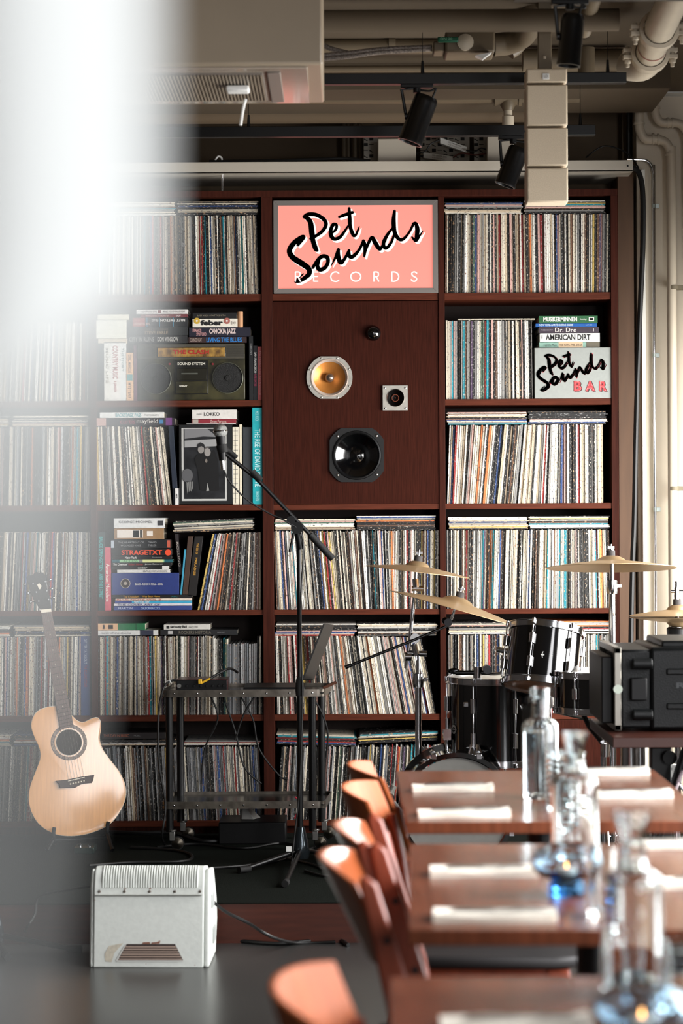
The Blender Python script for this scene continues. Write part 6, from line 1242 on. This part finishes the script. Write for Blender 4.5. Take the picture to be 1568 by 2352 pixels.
for i, (x0, y0, x1, y1) in enumerate(((1010, 322, 1072, 344), (972, 356, 1040, 366))):
    A = P(x0, y0, 9.72); B = P(x1, y1, 9.72); d = (B-A).normalized(); u = Vector((0, 0, .012)); g = G(); g.prism([A-u, B-u, B+u, A+u], [p+Vector((0, .03, 0)) for p in (A-u, B-u, B+u, A+u)])
    o = tag(g.build('lamp_driver', WHITEP, bevel=.002), ['tilted white lamp driver on the perforated plate', 'flat white lamp driver lying on the cable tray'][i], 'lamp driver')
    L = (B-A).length; letters(o, [('LED DRIVER 230V', A+d*L*.3+Vector((0, -.0006, .002)), d*L*.5, Vector((0, 0, .006)), 0), ('IP20 50HZ 0.2A', A+d*L*.3+Vector((0, -.0006, -.007)), d*L*.42, Vector((0, 0, .005)), 0)], ink((90, 86, 82)))
for i, pts in enumerate([[(955,352),(975,348),(990,330),(1010,322)], [(1070,345),(1090,348),(1105,340),(1118,345)], [(1040,362),(1060,352),(1090,356),(1118,352)], [(930,355),(945,345),(960,356),(972,358)]]):
    cable([P(x, y, 9.70) for x, y in pts], .003, ['thin black wire from the junction box to the tilted driver', 'thin wire from the tilted driver to the right junction box', 'thin dark red wire above the cable tray', 'short black wire in front of the large junction box'][i], 'wire', mat('dark_red_wire', (90, 40, 36), .5) if i == 2 else CABLE, 'wire')
cable([P(480, 371, 9.63), P(600, 370, 9.63), P(720, 366, 9.63), P(790, 364, 9.63), P(850, 370, 9.63)], .007, 'black cable resting along the edge of the tray')
cable([P(1345, 362, 9.65), P(1375, 340, 9.65), P(1400, 336, 9.65), P(1440, 352, 9.65), P(1466, 385, 9.62)], .0028, 'thin black wire arching over the right end of the tray', 'wire', cat='wire')
cable([P(492, 372, 9.63), P(500, 360, 9.63), P(508, 362, 9.63), P(510, 370, 9.63)], .004, 'short white cable loop standing up from the tray', m=WHITEP)
for i, x in enumerate((790, 800, 815, 827)):
    r = (.010, .007, .009, .008)[i]; g = G(); g.cyl((P(x, 320, 9.9).x, 9.9, zt1+.001), (P(x, 320, 9.9).x, 9.9, P(x, 262, 9.9).z), r, n=12)
    tag(g.build('conduit', PIPE), 'short vertical painted conduit above the sign between duct and tray', 'pipe', 'conduits above the tray')
# right side: pipes, conduit, cable on the pier
def vp(x0, pts, r, label, Y, m=PIPEL, coll=(), name='pipe', brackets=()):
    V = [P(x, y, Y) for x, y in pts]; V[-1].z = .02; o = thing(name, tuple(V[-1]), label, 'pipe')
    g = G(); g.tube(V, r, 20, sub=5); g.build('tube', m, o)
    for (x, y, ver) in coll:
        c = P(x, y, Y); d = Vector((0, 0, 1)) if ver else Vector((1, 0, 0)); g = G(); g.cyl(c-d*.004, c+d*.004, r*1.22, n=20); g.build('collar', m, o)
    for (x, y) in brackets:
        c = P(x, y, Y); g = G(); g.cyl(c+Vector((0, 0, -.008)), c+Vector((0, 0, .008)), r*1.12, n=20); g.box(c.x-.002, c.x+.048 if r > .01 else c.x+.022, Y+.0, Y+.03 if r > .01 else Y+.012, c.z-.009, c.z+.009); g.build('bracket', mat('zinc_bracket', (180, 190, 186), .35, metal=.6) if r < .01 else mat('aged_bracket', (120, 110, 90), .6), o, bevel=.001)
YP = 9.70
vp(0, [(1467, 190), (1467, 270), (1469, 300), (1482, 319), (1505, 320), (1526, 326), (1538, 345), (1541, 370), (1542, 700), (1544, 1100), (1546, 1500), (1548, 1800)], 10.8/FPX*YP, 'cream pipe with an S-bend, left of the two on the bright pier', YP, coll=[(1467, 284, 1), (1499, 319, 0), (1511, 320, 0), (1540, 356, 1)], brackets=[(1545, 660), (1546, 1122)])
vp(0, [(1504, 190), (1504, 245), (1507, 268), (1520, 282), (1550, 282), (1568, 290), (1580, 315), (1583, 360), (1584, 800), (1586, 1500), (1588, 1800)], 10/FPX*YP, 'cream pipe bending out of frame at the right edge', YP, coll=[(1504, 248, 1), (1533, 282, 0), (1544, 282, 0)])
vp(0, [(1440, 366), (1462, 367), (1483, 369), (1495, 380), (1500, 400), (1501, 420), (1502, 900), (1505, 1300), (1507, 1750)], 3.6/FPX*9.76, 'thin chrome conduit curving down from the cable tray end', 9.76, m=CHROME, name='metal_conduit', brackets=[(1501, 473), (1502, 816), (1504, 1170)])
cable([P(1452, 384, 9.62), P(1468, 400, 9.62), P(1476, 450, 9.62), P(1476, 560, 9.62), P(1470, 700, 9.62), P(1464, 850, 9.62), P(1460, 1000, 9.62), P(1456, 1200, 9.62), P(1452, 1300, 9.62), P(1448, 1500, 9.62), P(1444, 1700, 9.62), F(1442, 1920)], .0105, 'thick black cable hanging down beside the bookcase', sub=8)
g = G(); a = P(1470, 400, 9.77); b = P(1479, 400, 9.77); g.box(a.x, b.x, 9.745, 9.78, .3, P(1470, 389, 9.75).z); tag(g.build('cable_trunking', mat('trunking_white', (224, 222, 214), .4), bevel=.002), 'slim white vertical trunking beside the thick black cable', 'trunking')
g = G(); a = P(1452, 200, 9.8); g.tube([P(1520, 203, 9.75), P(1460, 203, 9.75), P(1448, 208, 9.78), P(1444, 222, 9.8), P(1443, 375, 9.85)], .009, 10, sub=4); tag(g.build('cable', CABLE), 'black cable coming over the pier top down to the tray end', 'cable')
g = G(); a = P(1505, 202, 9.74); g.box(a.x, 1.75, 9.70, 9.78, P(1505, 214, 9.7).z, P(1505, 202, 9.7).z); stru(g.build('trim_3', WHITEP, smooth_=False))
# vertical radiator-like ribs of the window reveal at the far right
# ------------------------------------------------------------------ added sheet close to the camera, its opacity imitates a veil of glare
def veil_mat():
    m = bpy.data.materials.new('white_glare_veil'); m.use_nodes = True; nt = m.node_tree; nt.nodes.clear(); N = nt.nodes.new
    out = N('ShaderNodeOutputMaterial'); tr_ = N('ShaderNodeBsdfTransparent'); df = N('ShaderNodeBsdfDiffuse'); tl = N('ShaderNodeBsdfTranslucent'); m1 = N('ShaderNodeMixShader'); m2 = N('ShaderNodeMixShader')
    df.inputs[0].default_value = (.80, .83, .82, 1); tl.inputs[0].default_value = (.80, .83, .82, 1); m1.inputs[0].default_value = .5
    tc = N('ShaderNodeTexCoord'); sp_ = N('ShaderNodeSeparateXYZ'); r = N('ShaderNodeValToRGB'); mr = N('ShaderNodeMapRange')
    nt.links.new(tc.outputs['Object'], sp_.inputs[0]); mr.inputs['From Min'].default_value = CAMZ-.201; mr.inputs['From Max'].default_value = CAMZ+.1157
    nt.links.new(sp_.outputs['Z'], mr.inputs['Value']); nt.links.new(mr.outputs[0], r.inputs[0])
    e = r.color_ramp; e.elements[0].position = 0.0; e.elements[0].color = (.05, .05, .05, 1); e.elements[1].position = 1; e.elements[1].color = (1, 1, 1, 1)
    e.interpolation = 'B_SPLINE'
    for p_, v in VEIL: k_ = e.elements.new(p_); k_.color = (v, v, v, 1)
    mx_ = N('ShaderNodeMapRange'); mx_.inputs['From Min'].default_value = -.14; mx_.inputs['From Max'].default_value = -.055; mx_.inputs['To Min'].default_value = 1.0; mx_.inputs['To Max'].default_value = .10  # opacity thins sideways to paint the soft edge of the glare
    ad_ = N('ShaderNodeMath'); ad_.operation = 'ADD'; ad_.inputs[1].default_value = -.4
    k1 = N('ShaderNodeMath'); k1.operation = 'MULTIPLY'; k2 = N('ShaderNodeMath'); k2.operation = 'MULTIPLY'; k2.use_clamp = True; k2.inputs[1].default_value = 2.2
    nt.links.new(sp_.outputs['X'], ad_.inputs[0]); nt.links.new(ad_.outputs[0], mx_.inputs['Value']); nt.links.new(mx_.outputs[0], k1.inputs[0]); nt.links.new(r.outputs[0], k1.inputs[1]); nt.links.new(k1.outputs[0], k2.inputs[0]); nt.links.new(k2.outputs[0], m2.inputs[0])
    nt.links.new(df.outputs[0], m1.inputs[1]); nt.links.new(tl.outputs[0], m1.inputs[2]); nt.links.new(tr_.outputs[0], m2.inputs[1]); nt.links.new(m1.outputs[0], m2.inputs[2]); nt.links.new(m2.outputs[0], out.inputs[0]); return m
VEIL = [(.03, .055), (.298, .075), (.46, .12), (.568, .19), (.73, .32), (.80, .42), (.838, .5), (.892, .68), (.946, .92)]  # opacity by height, painting how the glare fades downward
cm_ = veil_mat()
ct_ = thing('glare_veil', (-.4, YVEIL, 0), 'added translucent sheet imitating white glare very close to the camera, dense above and thinning out below', 'glare_veil')
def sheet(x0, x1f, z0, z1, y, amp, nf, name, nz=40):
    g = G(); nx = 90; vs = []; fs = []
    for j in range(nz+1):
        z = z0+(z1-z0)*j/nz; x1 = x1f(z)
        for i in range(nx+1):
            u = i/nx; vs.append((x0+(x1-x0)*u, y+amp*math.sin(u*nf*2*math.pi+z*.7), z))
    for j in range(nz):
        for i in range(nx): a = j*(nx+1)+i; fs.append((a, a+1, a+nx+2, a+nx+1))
    g.add(vs, fs); return g.build(name, cm_, ct_, origin=(-.4, YVEIL, 0))
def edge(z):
    # the sheet narrows below the middle of the frame, following the outline of the glare
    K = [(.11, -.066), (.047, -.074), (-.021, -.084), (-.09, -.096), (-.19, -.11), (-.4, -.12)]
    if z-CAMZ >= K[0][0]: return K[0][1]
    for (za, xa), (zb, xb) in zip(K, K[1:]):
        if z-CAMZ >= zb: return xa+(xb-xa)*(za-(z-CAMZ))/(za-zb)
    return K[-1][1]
sheet(-1.5, edge, .25, 2.96, YVEIL, .012, 9, 'cloth', 160)  # rippled veil surface, added for the glare
g = G(); g.cyl((-1.6, YVEIL, 2.98), (-.05, YVEIL, 2.98), .012, n=16); g.build('veil_rod', CHROME, ct_)  # added rod above the veil sheet
